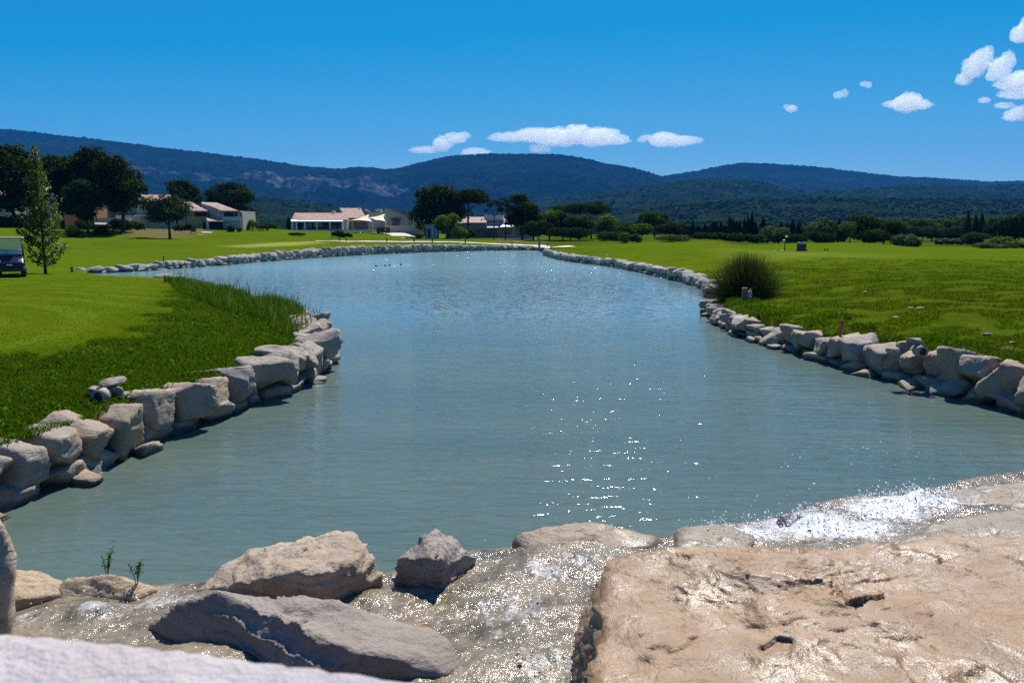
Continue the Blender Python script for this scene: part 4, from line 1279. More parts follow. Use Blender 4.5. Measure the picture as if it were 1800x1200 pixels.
def plant(name, label, cat, px, pytop, wpx, Y, kind_, mat, seed, group=None, leafpx=1.12, cover=2.6, bark='bark', pybase=None, share=None):
    q = at_y(px, pytop, Y)
    z0 = gz(q[0], q[1]) if pybase is None else at_y(px, pybase, Y)[2]
    H = max(.25, q[2] - z0); W = wpx * Y / FPX * ({'round': 1.5, 'shrub': 1.32, 'pine': 1.3, 'umbrella': 1.25, 'broad': 1.25}.get(kind_, 1.1))
    t = thing(name, label, cat, (q[0], q[1], z0), random.Random(seed).uniform(0, 6.28), group)
    if share is not None and share in CROWNS:
        cm, tm, H0, W0 = CROWNS[share]
        a = link('crown' if tm else 'foliage', cm, None, t); a.scale = (W / W0, W / W0, H / H0)
        if tm: b = link('trunk', tm, None, t); b.scale = (W / W0, W / W0, H / H0)
        return t
    leaf = leafpx * Y / FPX
    cm, tb = make_tree(kind_, W, H, leaf, seed, mat, cover, 'crown' if kind_ != 'shrub' else 'foliage')
    link('crown' if tb else 'foliage', cm, None, t)
    tm = None
    if tb: tm = tb.build('trunk', MAT[bark], t).data
    if share is not None: CROWNS[share] = (cm, tm, H, W)
    return t
PT = 'pine_tree'
# dark pines by the left houses
plant(PT, "tall dark pine at the left edge behind the golf cart", 'tree', 14, 262, 105, 128, 'pine', 'pine_needles', 1, cover=3.4, bark='pine_bark')
plant(PT, "dark pine whose crown shows just right of the young tree's tip", 'tree', 100, 272, 84, 136, 'pine', 'pine_needles', 2, cover=3.2, bark='pine_bark')
plant(PT, "highest dark pine of the group behind the orange house", 'tree', 152, 263, 92, 140, 'pine', 'pine_needles', 3, cover=3.4, bark='pine_bark')
plant(PT, "large dark pine standing nearest the tiled porch, right end of its group", 'tree', 206, 278, 82, 124, 'pine', 'pine_needles', 4, cover=3.4, bark='pine_bark')
plant(PT, "smaller blue green pine in front of the dark pines, bare trunk showing", 'tree', 147, 316, 62, 118, 'pine', 'pine_green', 5, cover=3.0, bark='pine_bark')
plant(PT, "low dark pine between the left edge pine and the young tree", 'tree', 52, 288, 70, 134, 'pine', 'pine_needles', 6, cover=3.2, bark='pine_bark')
plant(PT, "dark pine rising behind the grey round tree and pale roof", 'tree', 320, 317, 62, 185, 'pine', 'pine_needles', 7, cover=3.0, bark='pine_bark')
plant(PT, "wide dark pine behind the two storey house with balcony", 'tree', 408, 320, 66, 190, 'pine', 'pine_needles', 8, cover=3.0, bark='pine_bark')
plant(PT, "small dark pine left of the wide one behind the balcony house", 'tree', 372, 330, 36, 188, 'pine', 'pine_needles', 9, cover=3.0, bark='pine_bark')
plant('oak_tree', "grey green spreading tree with several stems on the bare bank", 'tree', 293, 337, 82, 120, 'broad', 'oak_leaf', 10, cover=2.6)
# pines by the clubhouse
plant(PT, "broad umbrella shaped dark pine, leftmost of those by the clubhouse", 'tree', 764, 333, 88, 158, 'pine', 'pine_needles', 12, cover=3.6, bark='pine_bark')
plant(PT, "dark pine leaning right, directly above the tiled lodge roof", 'tree', 822, 332, 72, 156, 'umbrella', 'pine_needles', 13, cover=3.6, bark='pine_bark')
plant(PT, "slender pine with open crown between the lodge and the white block", 'tree', 868, 347, 40, 150, 'slender', 'pine_needles', 14, cover=2.8, bark='pine_bark')
plant(PT, "thin pine with a small tuft crown in front of the white block", 'tree', 888, 346, 36, 150, 'slender', 'pine_needles', 15, cover=2.8, bark='pine_bark')
plant(PT, "tall dark pine with a leaning trunk at the right end of the white block", 'tree', 918, 341, 54, 150, 'pine', 'pine_needles', 16, cover=3.4, bark='pine_bark')
plant(PT, "dark low pine hanging over the pale awning", 'tree', 938, 372, 40, 148, 'pine', 'pine_needles', 17, cover=3.2, bark='pine_bark')
plant('leafy_tree', "bright yellow green tree standing before the umbrella pine", 'tree', 786, 372, 36, 146, 'round', 'bright_leaf', 18)
plant('shrub', "light green shrub against the wall of the tiled lodge", 'shrub', 806, 398, 26, 145, 'shrub', 'bright_leaf', 19)
plant('shrub', "dark shrub at the foot of the pine before the lodge wall", 'shrub', 824, 398, 20, 147, 'shrub', 'dark_leaf', 20)
# trees in the middle
plant(PT, "flat topped dark pine, right one of the pair over the mixed trees", 'tree', 1040, 355, 58, 172, 'umbrella', 'pine_needles', 22, cover=3.6, bark='pine_bark')
plant(PT, "flat topped dark pine, left one of the pair over the mixed trees", 'tree', 1004, 357, 62, 176, 'umbrella', 'pine_green', 23, cover=3.6, bark='pine_bark')
plant('leafy_tree', "sunlit yellow green tree right beside the tall leaning pine", 'tree', 966, 368, 40, 148, 'round', 'bright_leaf', 24)
plant('leafy_tree', "dark round tree next to the wooden post at the path", 'tree', 946, 384, 46, 142, 'round', 'dark_leaf', 25, cover=3.2)
plant('leafy_tree', "olive brown tree with an arching crown under the flat topped pines", 'tree', 990, 368, 40, 146, 'round', 'oak_leaf', 26)
plant('leafy_tree', "blue green tree with a lit top between brown and light green trees", 'tree', 1019, 374, 44, 144, 'round', 'mid_leaf', 27, cover=3.0)
plant('leafy_tree', "dark tree filling the shade below the flat topped pines", 'tree', 1003, 396, 60, 140, 'round', 'dark_leaf', 28, cover=3.2)
plant('leafy_tree', "light green loose tree right of the flat topped pines", 'tree', 1066, 377, 38, 150, 'round', 'bright_leaf', 29)
plant('leafy_tree', "mid green tree left of the big round crown", 'tree', 1098, 388, 44, 156, 'round', 'mid_leaf', 30)
plant('leafy_tree', "small bright green tree in front of the big round crown", 'tree', 1128, 392, 36, 152, 'round', 'bright_leaf', 31)
plant('leafy_tree', "big round dark green crown standing alone above the thicket", 'tree', 1152, 367, 50, 172, 'round', 'mid_leaf', 32, cover=3.4)
plant('leafy_tree', "grey green tree between the round crown and the cypress row", 'tree', 1183, 390, 40, 158, 'round', 'oak_leaf', 33)
plant('shrub', "dark undergrowth shrub left of the grey pair of bushes", 'shrub', 1078, 404, 44, 136, 'shrub', 'mid_leaf', 34)
plant('shrub', "grey leaved bush standing on the ridge before the thicket", 'shrub', 1100, 408, 24, 122, 'shrub', 'oleander_leaf', 35)
plant('shrub', "darker grey bush touching the grey leaved one on the ridge", 'shrub', 1117, 411, 22, 122, 'shrub', 'oak_leaf', 36)
plant('shrub', "wide pale oleander bush on the ridge left of the round shrub row", 'shrub', 1184, 411, 50, 120, 'shrub', 'oleander_leaf', 37, cover=3.2)
# cypress row
rc = random.Random(3)
for i in range(24):
    px = 1190 + i * 7.0 + rc.uniform(-2, 2)
    top = 392 - 12 * math.exp(-((px - 1312) / 30) ** 2) + rc.choice([-9, -4, 0, 3, 5])
    plant('cypress_tree', ORD[i] + " dark pointed cypress from the left in the row behind the round shrubs", 'tree', px, top, rc.uniform(11, 15), 178 + rc.uniform(-4, 4), 'cypress', 'cypress_leaf', 60 + i % 4, "cypresses in the row behind the round shrubs", cover=4.5, share=('cyp', i % 4))
for i, (px, top) in enumerate([(1362, 393), (1373, 388), (1384, 391), (1394, 386), (1405, 390), (1418, 392), (1466, 388), (1476, 384), (1483, 393)]):
    plant('cypress_tree', ORD[i] + " cypress from the left in the belt between round shrubs and tall clump", 'tree', px, top, 15, 176 + (i % 3) * 3, 'cypress', 'cypress_leaf', 60 + i % 4, "cypresses in the belt by the lamp post", cover=4.5, share=('cyp', i % 4))
for i, (px, top, w) in enumerate([(1224, 409, 18), (1236, 407, 22), (1254, 408, 20), (1268, 408, 24), (1284, 409, 20), (1298, 408, 26), (1316, 410, 24), (1334, 411, 26)]):
    plant('shrub', ORD[i] + " clipped round shrub from the left in the row before the cypresses", 'shrub', px, top, w, 142, 'shrub', 'mid_leaf', 70 + i % 3, "round shrubs before the cypresses", share=('rs', i % 3), cover=3.2)
plant('olive_tree', "blue grey loose tree at the right end of the round shrubs", 'tree', 1364, 396, 40, 150, 'round', 'silver_leaf', 80, cover=2.2)
plant('shrub', "dark green bush behind the black ball cabinet", 'shrub', 1398, 411, 34, 148, 'shrub', 'mid_leaf', 81)
plant('leafy_tree', "pale silvery tree with a high crown above the ball cabinet", 'tree', 1443, 380, 40, 152, 'round', 'silver_leaf', 82, cover=2.6)
plant('shrub', "dark clump at the foot of the pale silvery tree", 'shrub', 1440, 407, 44, 146, 'shrub', 'dark_leaf', 83, cover=3.2)
plant('olive_tree', "small olive with a bare black trunk on the mound", 'tree', 1496, 388, 36, 116, 'broad', 'silver_leaf', 84, cover=1.7)
plant('leafy_tree', "tallest leafy tree of the clump on the right lawn's far edge", 'tree', 1524, 371, 56, 124, 'round', 'mid_leaf', 85, cover=3.0)
plant('leafy_tree', "lighter tree leaning out from the right side of the tall clump", 'tree', 1556, 384, 50, 122, 'round', 'mid_leaf', 86, cover=2.8)
plant('leafy_tree', "dark tree low in the middle of the tall clump", 'tree', 1540, 402, 56, 119, 'round', 'dark_leaf', 87, cover=3.0)
plant('shrub', "grey green bush at the right foot of the tall clump", 'shrub', 1592, 410, 40, 117, 'shrub', 'silver_leaf', 88, cover=2.8)
plant('shrub', "green bush ending the clump on the right, lowest of it", 'shrub', 1609, 416, 26, 118, 'shrub', 'mid_leaf', 89)
# poplars and the right edge
for i in range(15):
    px = 1580 + i * 15
    plant('poplar_tree', ORD[i] + " round topped poplar from the left in the far row on the right", 'tree', px, 380 + rc.uniform(-3, 4), rc.uniform(19, 25), 255 + rc.uniform(-5, 5), 'round', 'poplar_leaf', 90 + i % 4, "poplars in the far right row", share=('pop', i % 4), cover=3.4)
for i, (px, top, w) in enumerate([(1590, 392, 60), (1640, 395, 60), (1690, 395, 60), (1750, 397, 50)]):
    plant('leafy_tree', ORD[i] + " dark low tree from the left in the shade below the poplars", 'tree', px, top, w, 235, 'round', 'dark_leaf', 100 + i % 2, "dark trees below the poplars", share=('und', i % 2), cover=3.4)
for px, top, lab in [(1703, 371, "tallest cypress of the three by the poplars, leftmost"), (1716, 377, "shortest cypress, between the two others by the poplars"), (1727, 373, "broad cypress right beside the shortest one by the poplars")]:
    plant('cypress_tree', lab, 'tree', px, top, 14, 205, 'cypress', 'cypress_leaf', 61, share=('cyp', 1), cover=4.5)
plant('leafy_tree', "dark dense tree cut by the right edge of the far row", 'tree', 1788, 373, 66, 165, 'round', 'dark_leaf', 104, cover=3.4)
plant('leafy_tree', "dark tree with a small round crown left of the right edge tree", 'tree', 1752, 382, 30, 185, 'round', 'dark_leaf', 105, cover=3.4)
plant('leafy_tree', "low green tree in front of the poplars' cypresses", 'tree', 1716, 405, 36, 165, 'round', 'mid_leaf', 106)
plant('shrub', "yellowish shrub before the dark tree at the right edge", 'shrub', 1762, 414, 34, 150, 'shrub', 'bright_leaf', 107)
plant('shrub', "silvery white shrub leftmost on the edge of the right lawn", 'shrub', 1733, 426, 34, 96, 'shrub', 'silver_leaf', 108, cover=3.0)
plant('shrub', "silvery shrub in the middle on the edge of the right lawn", 'shrub', 1759, 428, 26, 97, 'shrub', 'silver_leaf', 109, cover=3.0)
plant('shrub', "upright silvery shrub cut by the right edge of the lawn", 'shrub', 1787, 422, 30, 97, 'shrub', 'oleander_leaf', 110, cover=3.0)
for i, px in enumerate(range(1650, 1706, 9)):
    plant('shrub', ORD[i] + " low pale reed tuft from the left in the line beyond the right lawn", 'shrub', px, 418 - (i % 3), 14, 168, 'shrub', 'silver_leaf', 112 + i % 2, "pale reed tufts beyond the right lawn", share=('reed', i % 2))
for i, (px, top, w) in enumerate([(1198, 400, 40), (1228, 398, 44), (1262, 399, 44), (1296, 397, 46), (1330, 399, 44), (1366, 398, 46), (1404, 399, 46), (1438, 398, 44), (1474, 399, 42)]):
    plant('leafy_tree', ORD[i] + " dark dense broad tree from the left within the cypress belt", 'tree', px, top, w, 186, 'round', 'dark_leaf', 130 + i % 3, "dark trees filling the cypress belt", share=('fill', i % 3), cover=3.4)
for lab, px, top, w, Y, m in [("dark bush mass under the left edge pine", 18, 374, 70, 126, 'dark_leaf'), ("dark bush behind the young tree's trunk", 66, 380, 50, 127, 'dark_leaf'), ("dark bush between the orange house and the porch", 146, 386, 34, 126, 'dark_leaf'), ("bush under the largest pine beside the porch", 212, 384, 40, 127, 'dark_leaf')]:
    plant('shrub', lab, 'shrub', px, top, w, Y, 'shrub', m, px + 900, cover=3.4)
# shrubs about the houses and the far green
for lab, px, top, w, Y, m in [
    ("dome shaped clipped bush on the left bank under the dark pines", 130, 394, 30, 112, 'mid_leaf'),
    ("rounded dark bush before the tiled porch of the left house", 178, 398, 26, 118, 'dark_leaf'),
    ("light green rounded bush under the pale wall's window", 236, 386, 24, 132, 'mid_leaf'),
    ("smaller bush left of the rounded one under the window", 220, 390, 16, 131, 'dark_leaf'),
    ("low green bush right of the spreading grey tree", 318, 392, 20, 138, 'mid_leaf'),
    ("dark bush beside the ochre house wall", 333, 391, 14, 139, 'dark_leaf'),
    ("left one of two clipped round bushes beside the balcony house", 430, 383, 18, 158, 'mid_leaf'),
    ("right one of two clipped round bushes beside the balcony house", 444, 384, 17, 158, 'bright_leaf'),
    ("bush below the ground floor window of the balcony house", 405, 396, 16, 146, 'mid_leaf'),
    ("tiny bush at the corner of the balcony house", 420, 399, 9, 145, 'mid_leaf'),
    ("wide low dark bush on the mound left of the lamp sign", 520, 409, 34, 132, 'oak_leaf'),
    ("larger round dark bush on the lawn before the awning", 596, 404, 21, 136, 'dark_leaf'),
    ("smaller round dark bush right beside the larger one before the awning", 613, 408, 11, 136, 'dark_leaf'),
    ("yellow green round bush at the foot of the ramp wall", 738, 408, 14, 144, 'bright_leaf'),
    ("leafy bush half hidden left of the clubhouse", 474, 391, 24, 185, 'mid_leaf'),
    ("green tree top showing over the long tiled roof", 558, 365, 36, 215, 'mid_leaf'),
    ("dark bush between pines left of the ramp", 712, 366, 36, 215, 'dark_leaf')]:
    plant('shrub', lab, 'shrub', px, top, w, Y, 'shrub', m, px, cover=3.0)
plant('cypress_tree', "small dark cypress against the left end wall of the clubhouse", 'tree', 507, 379, 9, 172, 'cypress', 'cypress_leaf', 62, share=('cyp', 2), cover=4.5)
def hedge(label, px0, px1, top, Y, depth, mat, seed):
    a, b = at_y(px0, top, Y), at_y(px1, top, Y)
    z0 = gz((a[0] + b[0]) / 2, Y); h = max(.4, a[2] - z0); w = b[0] - a[0]
    t = thing('hedge', label, 'hedge', ((a[0] + b[0]) / 2, Y, z0))
    rs = np.random.RandomState(seed); n = int(240 * w * h / 2)
    c = np.stack([rs.uniform(-w/2, w/2, n), rs.uniform(-depth/2, depth/2, n), rs.uniform(0, h, n)], 1)
    f = rs.randint(0, 3, n)
    c[f == 0, 2] = h; c[f == 1, 1] = -depth / 2; c[f == 2, 0] = np.sign(c[f == 2, 0]) * w / 2
    c += rs.normal(size=c.shape) * .06
    bias = np.zeros_like(c); bias[f == 0, 2] = 1; bias[f == 1, 1] = -1; bias[f == 2, 0] = np.sign(c[f == 2, 0])
    kind(leaf_quads('foliage', c, np.full(n, .2), bias, mat, rs, t), 'stuff')
hedge("clipped dark hedge right of the balcony house", 436, 470, 397, 150, 1.6, 'dark_leaf', 1)
hedge("dark square hedge closing the clubhouse terrace by the ramp", 664, 684, 400.5, 164, 1.6, 'dark_leaf', 2)
hedge("long low hedge below the pale house wall in the pines' shade", 200, 250, 394, 131, 1.4, 'dark_leaf', 3)

# ------------------------------------------------------------------ young columnar tree by the golf cart
def young_tree():
    q = at_z(80, 479, .86)
    Y = q[1]; k = Y / FPX
    rs = np.random.RandomState(42); H = at_y(84, 256, Y)[2] - q[2]
    t = thing('young_tree', "tall narrow leafy young tree standing alone beside the golf cart", 'tree', (q[0], q[1], q[2]))
    tr = MB()
    tr.tube([(0, 0, -.2), (.02, 0, H * .3), (.0, .02, H * .62), (.06, 0, H * .97)], [.085, .06, .035, .01], 8)
    C, B = [], []
    def env(f): return np.interp(f, [0, .06, .16, .32, .5, .68, .82, .92, 1], [.55, .95, 1.12, 1.02, .86, .64, .44, .26, .10])
    for i in range(120):
        f = rs.uniform(.05, .95) ** 1.05; a = rs.rand() * 2 * PI
        L = env(f) * rs.uniform(.72, 1.12)
        s = Vector((0.02, 0, H * f * .90)); up = rs.uniform(.45, .95)
        e = s + Vector((math.cos(a) * L, math.sin(a) * L, L * up))
        m = s.lerp(e, .5) + Vector((math.cos(a), math.sin(a), -.4)) * L * .10
        tr.tube([s, m, e], [.018 * (1 - f * .6), .012, .005], 4, False)
        n = int(34 * L + 8)
        for j in range(n):
            u = rs.uniform(.22, 1.05)
            p = (s.lerp(m, u * 2) if u < .5 else m.lerp(e, u * 2 - 1))
            C.append(np.array(p) + rs.normal(size=3) * .085); B.append((math.cos(a) * .5, math.sin(a) * .5, .3))
    for j in range(160):
        f = rs.uniform(.86, 1.0); C.append(np.array([.06 * f, 0, H * f]) + rs.normal(size=3) * np.array([.09, .09, .05])); B.append((0, 0, .3))
    tr.build('trunk', MAT['bark'], t)
    C = np.array(C)
    leaf_quads('crown', C, .058 * np.exp(rs.normal(size=len(C)) * .3), np.array(B), 'young_leaf', rs, t, .7)
young_tree()

# ------------------------------------------------------------------ spiky tussock at the right corner
m_foliage('tussock_blade', (.012, .022, .006), (.110, .120, .050), .18, .4)
def tussock():
    q = at_z(1309, 524, .64); X0, Y0 = q[0], q[1]
    t = thing('grass_tussock', "big dark spiky grass tussock on the corner of the right bank", 'plant', (X0, Y0, gz(X0, Y0)))
    rs = np.random.RandomState(8); n = 5200; segs = 5
    az = rs.uniform(0, 2 * PI, n); el = np.radians(np.clip(rs.beta(1.35, 1.15, n) * 92 - 4, -4, 88))
    L = rs.uniform(1.05, 1.62, n) * (.86 + .18 * np.sin(el)) 
    b = np.stack([rs.normal(size=n) * .26, rs.normal(size=n) * .26, np.full(n, .02)], 1)
    d = np.stack([np.cos(az) * np.cos(el), np.sin(az) * np.cos(el), np.sin(el)], 1)
    side = np.cross(d, rs.normal(size=(n, 3))); side /= np.linalg.norm(side, axis=1)[:, None]
    droop = rs.uniform(.05, .28, n) * np.cos(el)
    rows = []
    for s in range(segs + 1):
        f = s / segs
        p = b + d * (L * f)[:, None]; p[:, 2] -= droop * L * f * f * 1.0
        p[:, 2] = np.maximum(p[:, 2], .03 - .5 * (p[:, 0] < -.9))
        w = .0085 * (1 - f) + .0015
        rows.append(p - side * w); rows.append(p + side * w)
    V = np.stack(rows, 1); m = V.shape[1]
    k = np.arange(n)[:, None] * m
    F = np.concatenate([k + np.array([[2*s, 2*s+1, 2*s+3, 2*s+2]]) for s in range(segs)], 0)
    link('foliage', mesh_np('foliage', V.reshape(-1, 3), F), MAT['tussock_blade'], t)
tussock()
for i, (px, py, hh, lab) in enumerate([(187, 1003, .21, "left one of two small green weeds behind the ochre rock"), (240, 1018, .17, "right one of two small green weeds behind the ochre rock")]):
    q = at_z(px, py, .16); rs = np.random.RandomState(70 + i)
    t = thing('weed', lab, 'plant', q)
    st = MB(); C, B = [], []
    for k in range(4):
        a = rs.rand() * 6.28; L = hh * rs.uniform(.6, 1.0); e = Vector((math.cos(a) * L * .35, math.sin(a) * L * .35, L))
        st.tube([(0, 0, -.08), tuple(e * .5 + Vector((0, 0, .01))), tuple(e)], [.004, .003, .0015], 5, False)
        for j in range(15):
            u = rs.uniform(.3, 1.0); C.append(np.array(e) * u + rs.normal(size=3) * .014); B.append((0, 0, .8))
    st.build('stem', MAT['weed_leaf'], t)
    leaf_quads('leaves', np.array(C), np.full(len(C), .019), np.array(B), 'weed_leaf', rs, t, .4)
# ------------------------------------------------------------------ buildings
def m_wall(name, col, var=.12):
    t = NT(name); p = t.pos()
    n = t.noise(p, .5, 5, .65); n2 = t.noise(t.mapping(p, (3, 3, .35)), 1.0, 4, .6)
    c = t.mix(n, [x * (1 - var) for x in col], [x * (1 + var) for x in col])
    c = t.mix(t.ramp(n2, [(.5, 0), (.8, .35)]), c, [x * .62 for x in col])
    MAT[name] = t.done(t.bsdf(c, .9, t.bump(t.noise(p, 30, 3), .3, .01)))
def m_roof(name, col):
    t = NT(name); p = t.coord('Object')
    v = t.voro(t.mapping(p, (3.6, 2.4, 2.4)), 1.0, 'F1', 'Color')
    n = t.noise(p, .8, 4, .6)
    c = t.mix(t.sep(v)[0], [x * .55 for x in col], [min(1, x * 1.35) for x in col])
    c = t.mix(t.ramp(n, [(.4, 0), (.75, .5)]), c, (.22, .18, .15))
    w = t.n("ShaderNodeTexWave"); w.inputs['Scale'].default_value = 1.6; t.l(p, w.inputs['Vector'])
    MAT[name] = t.done(t.bsdf(c, .85, t.bump(w.outputs['Fac'], .7, .05)))
m_wall('cream_wall', (.50, .44, .36)); m_wall('ochre_wall', (.50, .33, .14)); m_wall('orange_wall', (.50, .22, .08)); m_wall('stone_wall_plaster', (.46, .39, .31)); m_wall('white_wall', (.66, .63, .60)); m_wall('brown_wall', (.42, .32, .25)); m_wall('pale_wall', (.44, .40, .36))
m_roof('tile_roof', (.36, .215, .15)); m_roof('pink_roof', (.38, .24, .19)); m_roof('dark_roof', (.15, .13, .12))
m_plain('white_paint', (.74, .74, .73), .5, scale=1.5, var=.06); m_plain('awning_cloth', (.78, .78, .77), .8, var=.04); m_plain('sail_yellow', (.62, .50, .22), .8, var=.06)
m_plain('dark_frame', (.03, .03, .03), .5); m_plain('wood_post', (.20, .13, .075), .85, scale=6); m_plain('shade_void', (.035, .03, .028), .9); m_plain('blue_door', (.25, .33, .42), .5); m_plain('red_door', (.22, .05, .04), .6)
t = NT('window_glass'); MAT['window_glass'] = t.done(t.bsdf((.018, .022, .026), .06, None, Specular_IOR_Level=.6))

class House:
    """a building laid out on the photo's pixels at its own distance, every block with real depth"""
    def __init__(self, name, label, Y, cat='house', px=None, group=None):
        self.Y = Y; q = at_y(px, 405, Y); self.o = np.array([q[0], Y, 0.0])
        self.t = thing(name, label, cat, self.o, 0, group)
    def P(self, px, py, dy=0.0):
        q = at_y(px, py, self.Y + dy); return q - self.o
    def block(self, name, mat, x0, y0, x1, y1, depth=6.0, dy=0.0, parent=None, sink=True):
        a, b = self.P(x0, y1, dy), self.P(x1, y0, dy)
        z0 = a[2] - (1.5 if sink else 0)
        return MB().box(((a[0] + b[0]) / 2, dy + depth / 2, (z0 + b[2]) / 2), (b[0] - a[0], depth, b[2] - z0)).build(name, MAT[mat], parent or self.t)
    def panel(self, name, mat, x0, y0, x1, y1, dy, th=.12, parent=None):
        return self.block(name, mat, x0, y0, x1, y1, th, dy - th * .5, parent, False)
    def window(self, x0, y0, x1, y1, dy=0.0, mullions=1, name='window', frame='white_paint'):
        a, b = self.P(x0, y1, dy), self.P(x1, y0, dy)
        w, h = b[0] - a[0], b[2] - a[2]; c = ((a[0] + b[0]) / 2, dy, (a[2] + b[2]) / 2); f = .10
        m = MB()
        for sx in (-1, 1): m.box((c[0] + sx * (w / 2 - f / 2), dy - .03, c[2]), (f, .12, h))
        for sz in (-1, 1): m.box((c[0], dy - .03, c[2] + sz * (h / 2 - f / 2)), (w - 2 * f, .12, f))
        for k in range(mullions): m.box((c[0] - w / 2 + w * (k + 1) / (mullions + 1), dy - .025, c[2]), (.06, .1, h - 2 * f))
        o = m.build(name, MAT[frame], self.t)
        MB().box((c[0], dy - .005, c[2]), (w - f, .05, h - f)).build('pane', MAT['window_glass'], o)
        return o
    def roof(self, mat, front, back, th=.22, name='roof', parent=None):
        """front/back: [(px, py, dy), (px, py, dy)] eave and ridge edges of a pitched slab"""
        a = [self.P(*p) for p in front]; b = [self.P(*p) for p in back]
        q = a + b
        return MB().hull(q + [p - np.array([0, 0, th]) for p in q]).build(name, MAT[mat], parent or self.t)
    def solid(self, name, mat, pts):
        return MB().hull([self.P(*p) for p in pts]).build(name, MAT[mat], self.t)

# the clubhouse
h = House('clubhouse', "long low clubhouse with tiled roof and white awning above the far green", 172, 'building', 575)
h.block('wall', 'pale_wall', 513, 384, 610, 406, 9, 3.2)
h.solid('wall', 'pale_wall', [(513, 386, 3.2), (513, 386, 12), (519, 375, 7.6), (527, 386, 3.2)])
h.roof('tile_roof', [(526, 386.0, 1.6), (612, 386.0, 1.6)], [(518, 374.2, 8), (612, 374.2, 8)])
h.roof('tile_roof', [(512, 386.0, 3.0), (526, 386.0, 1.6)], [(512, 386.0, 12), (518, 374.2, 8)])
h.block('terrace', 'white_wall', 510, 403.6, 664, 408, 3.5, -.8)
aw = h.roof('awning_cloth', [(511.5, 388.8, -.6), (603, 388.8, -.6)], [(511.5, 385.6, 3.1), (603, 385.6, 3.1)], .12, 'awning')
h.panel('valance', 'awning_cloth', 511.5, 388.6, 603, 390.4, -.62, .05, aw)
for px in (513, 521.5, 535.5, 556.5, 580, 602):
    h.block('column', 'white_paint', px - .8, 389, px + .8, 405, .25, -.4)
for x0, x1 in ((523, 534), (537, 555), (558, 579), (582, 600)):
    h.window(x0, 391, x1, 403.5, 3.15, 2, 'glass_door', 'dark_frame')
h.block('vent', 'white_paint', 583.5, 370.5, 588, 373.5, .8, 7.5)
h = House('clubhouse_hall', "taller tiled hall of the clubhouse rising behind the two sail shades", 176, 'building', 620)
h.block('wall', 'brown_wall', 604, 383, 664, 407, 10, 3.0)
h.solid('wall', 'brown_wall', [(597, 366, 9), (640, 383, 2.9), (612, 383, 2.9), (604, 384, 9), (634, 366, 9), (644, 383, 9)])
h.roof('pink_roof', [(611, 382.8, 2), (645, 382.8, 2)], [(596.5, 365.6, 9), (632.5, 365.6, 9)])
h.block('chimney', 'pale_wall', 630, 364, 632, 368, .8, 8.5)
h.roof('dark_roof', [(648, 380, 6), (653, 374, 6)], [(640, 367.5, 10), (645, 368.5, 10)])
for x0, x1 in ((623, 629), (632, 643), (646, 655)):
    h.window(x0, 390, x1, 405, 2.95, 1, 'glass_door', 'dark_frame')
h.block('column', 'ochre_wall', 617, 389, 622, 407, .6, 2.2)
h = House('clubhouse_wing', "windowed clubhouse wing with a slanted roof edge above a beige retaining wall", 174, 'building', 690)
h.solid('wall', 'stone_wall_plaster', [(676, 366, 2), (682, 365, 2), (718, 377.5, 2), (718, 402, 2), (676, 402, 2), (676, 366, 9), (718, 377.5, 9), (718, 402, 9), (676, 402, 9), (682, 365, 9)])
h.roof('pink_roof', [(681, 364.6, 1.6), (719, 377.3, 1.6)], [(681, 364.6, 9.5), (719, 377.3, 9.5)], .35)
h.block('wall', 'stone_wall_plaster', 650, 374, 676, 402, 6, 4)
h.block('chimney', 'cream_wall', 660, 367, 670, 372, 2, 6)
h.window(690, 386, 702, 397, 1.95, 1, 'window', 'dark_frame')
h.panel('awning', 'dark_frame', 687, 384.2, 704, 386, 1.6, .6)
h.block('wall', 'pale_wall', 718, 381, 746, 398, 6, 3)
h.window(721, 384, 727, 396, 2.95, 1); h.window(731, 385, 741, 392, 2.95, 2)
t = thing('retaining_wall', "plain beige wall between the ramp and the windowed clubhouse wing", 'wall', at_y(712, 405, 168))
q0 = np.array(t.location)
a, b = at_y(680, 396.5, 168) - q0, at_y(748, 416, 166) - q0
MB().hull([a, at_y(748, 396.5, 166) - q0, b + np.array([0, 0, -1]), at_y(680, 409, 168) - q0 + np.array([0, 0, -1])] + [p + np.array([0, .5, 0]) for p in (a, at_y(748, 396.5, 166) - q0, b + np.array([0, 0, -1]), at_y(680, 409, 168) - q0 + np.array([0, 0, -1]))]).build('wall', MAT['stone_wall_plaster'], t)
h = House('gate_house', "small grey walled hut with two dark doors at the foot of the ramp", 152, 'building', 756)
h.block('wall', 'pale_wall', 747, 396, 768, 418, 4, 0)
h.panel('door', 'red_door', 744.5, 401, 748.5, 415, -.1); h.panel('door', 'shade_void', 752, 402, 756, 417, -.04)
h.block('pillar', 'white_wall', 760, 399, 762, 418, .4, -.5); h.block('pillar', 'white_wall', 765, 399, 767, 418, .4, -.5)
h.block('roof', 'pale_wall', 746, 394.6, 769, 396.4, 4.6, -.3, None, False)
h = House('lodge', "brown walled lodge with a pink tiled roof behind the pines", 160, 'building', 822)
h.block('wall', 'brown_wall', 783, 391, 855, 418, 8, 2)
h.roof('pink_roof', [(785, 393.5, 1.5), (820, 391.5, 1.5)], [(800, 385.5, 6), (820, 384, 6)])
h.roof('pink_roof', [(819, 391.2, 1.4), (856, 391.2, 1.4)], [(820, 381.3, 7), (851, 381.3, 7)])
h.solid('wall', 'brown_wall', [(855, 391, 2), (851, 381.8, 7), (855, 391, 10), (849, 391, 2), (849, 391, 10)])
h.block('chimney', 'brown_wall', 845.5, 385, 847.5, 389.5, .6, 3.2)
h.window(796, 396, 804, 402, 1.95, 1)
h.panel('door', 'shade_void', 788, 402, 793, 416, 1.95)
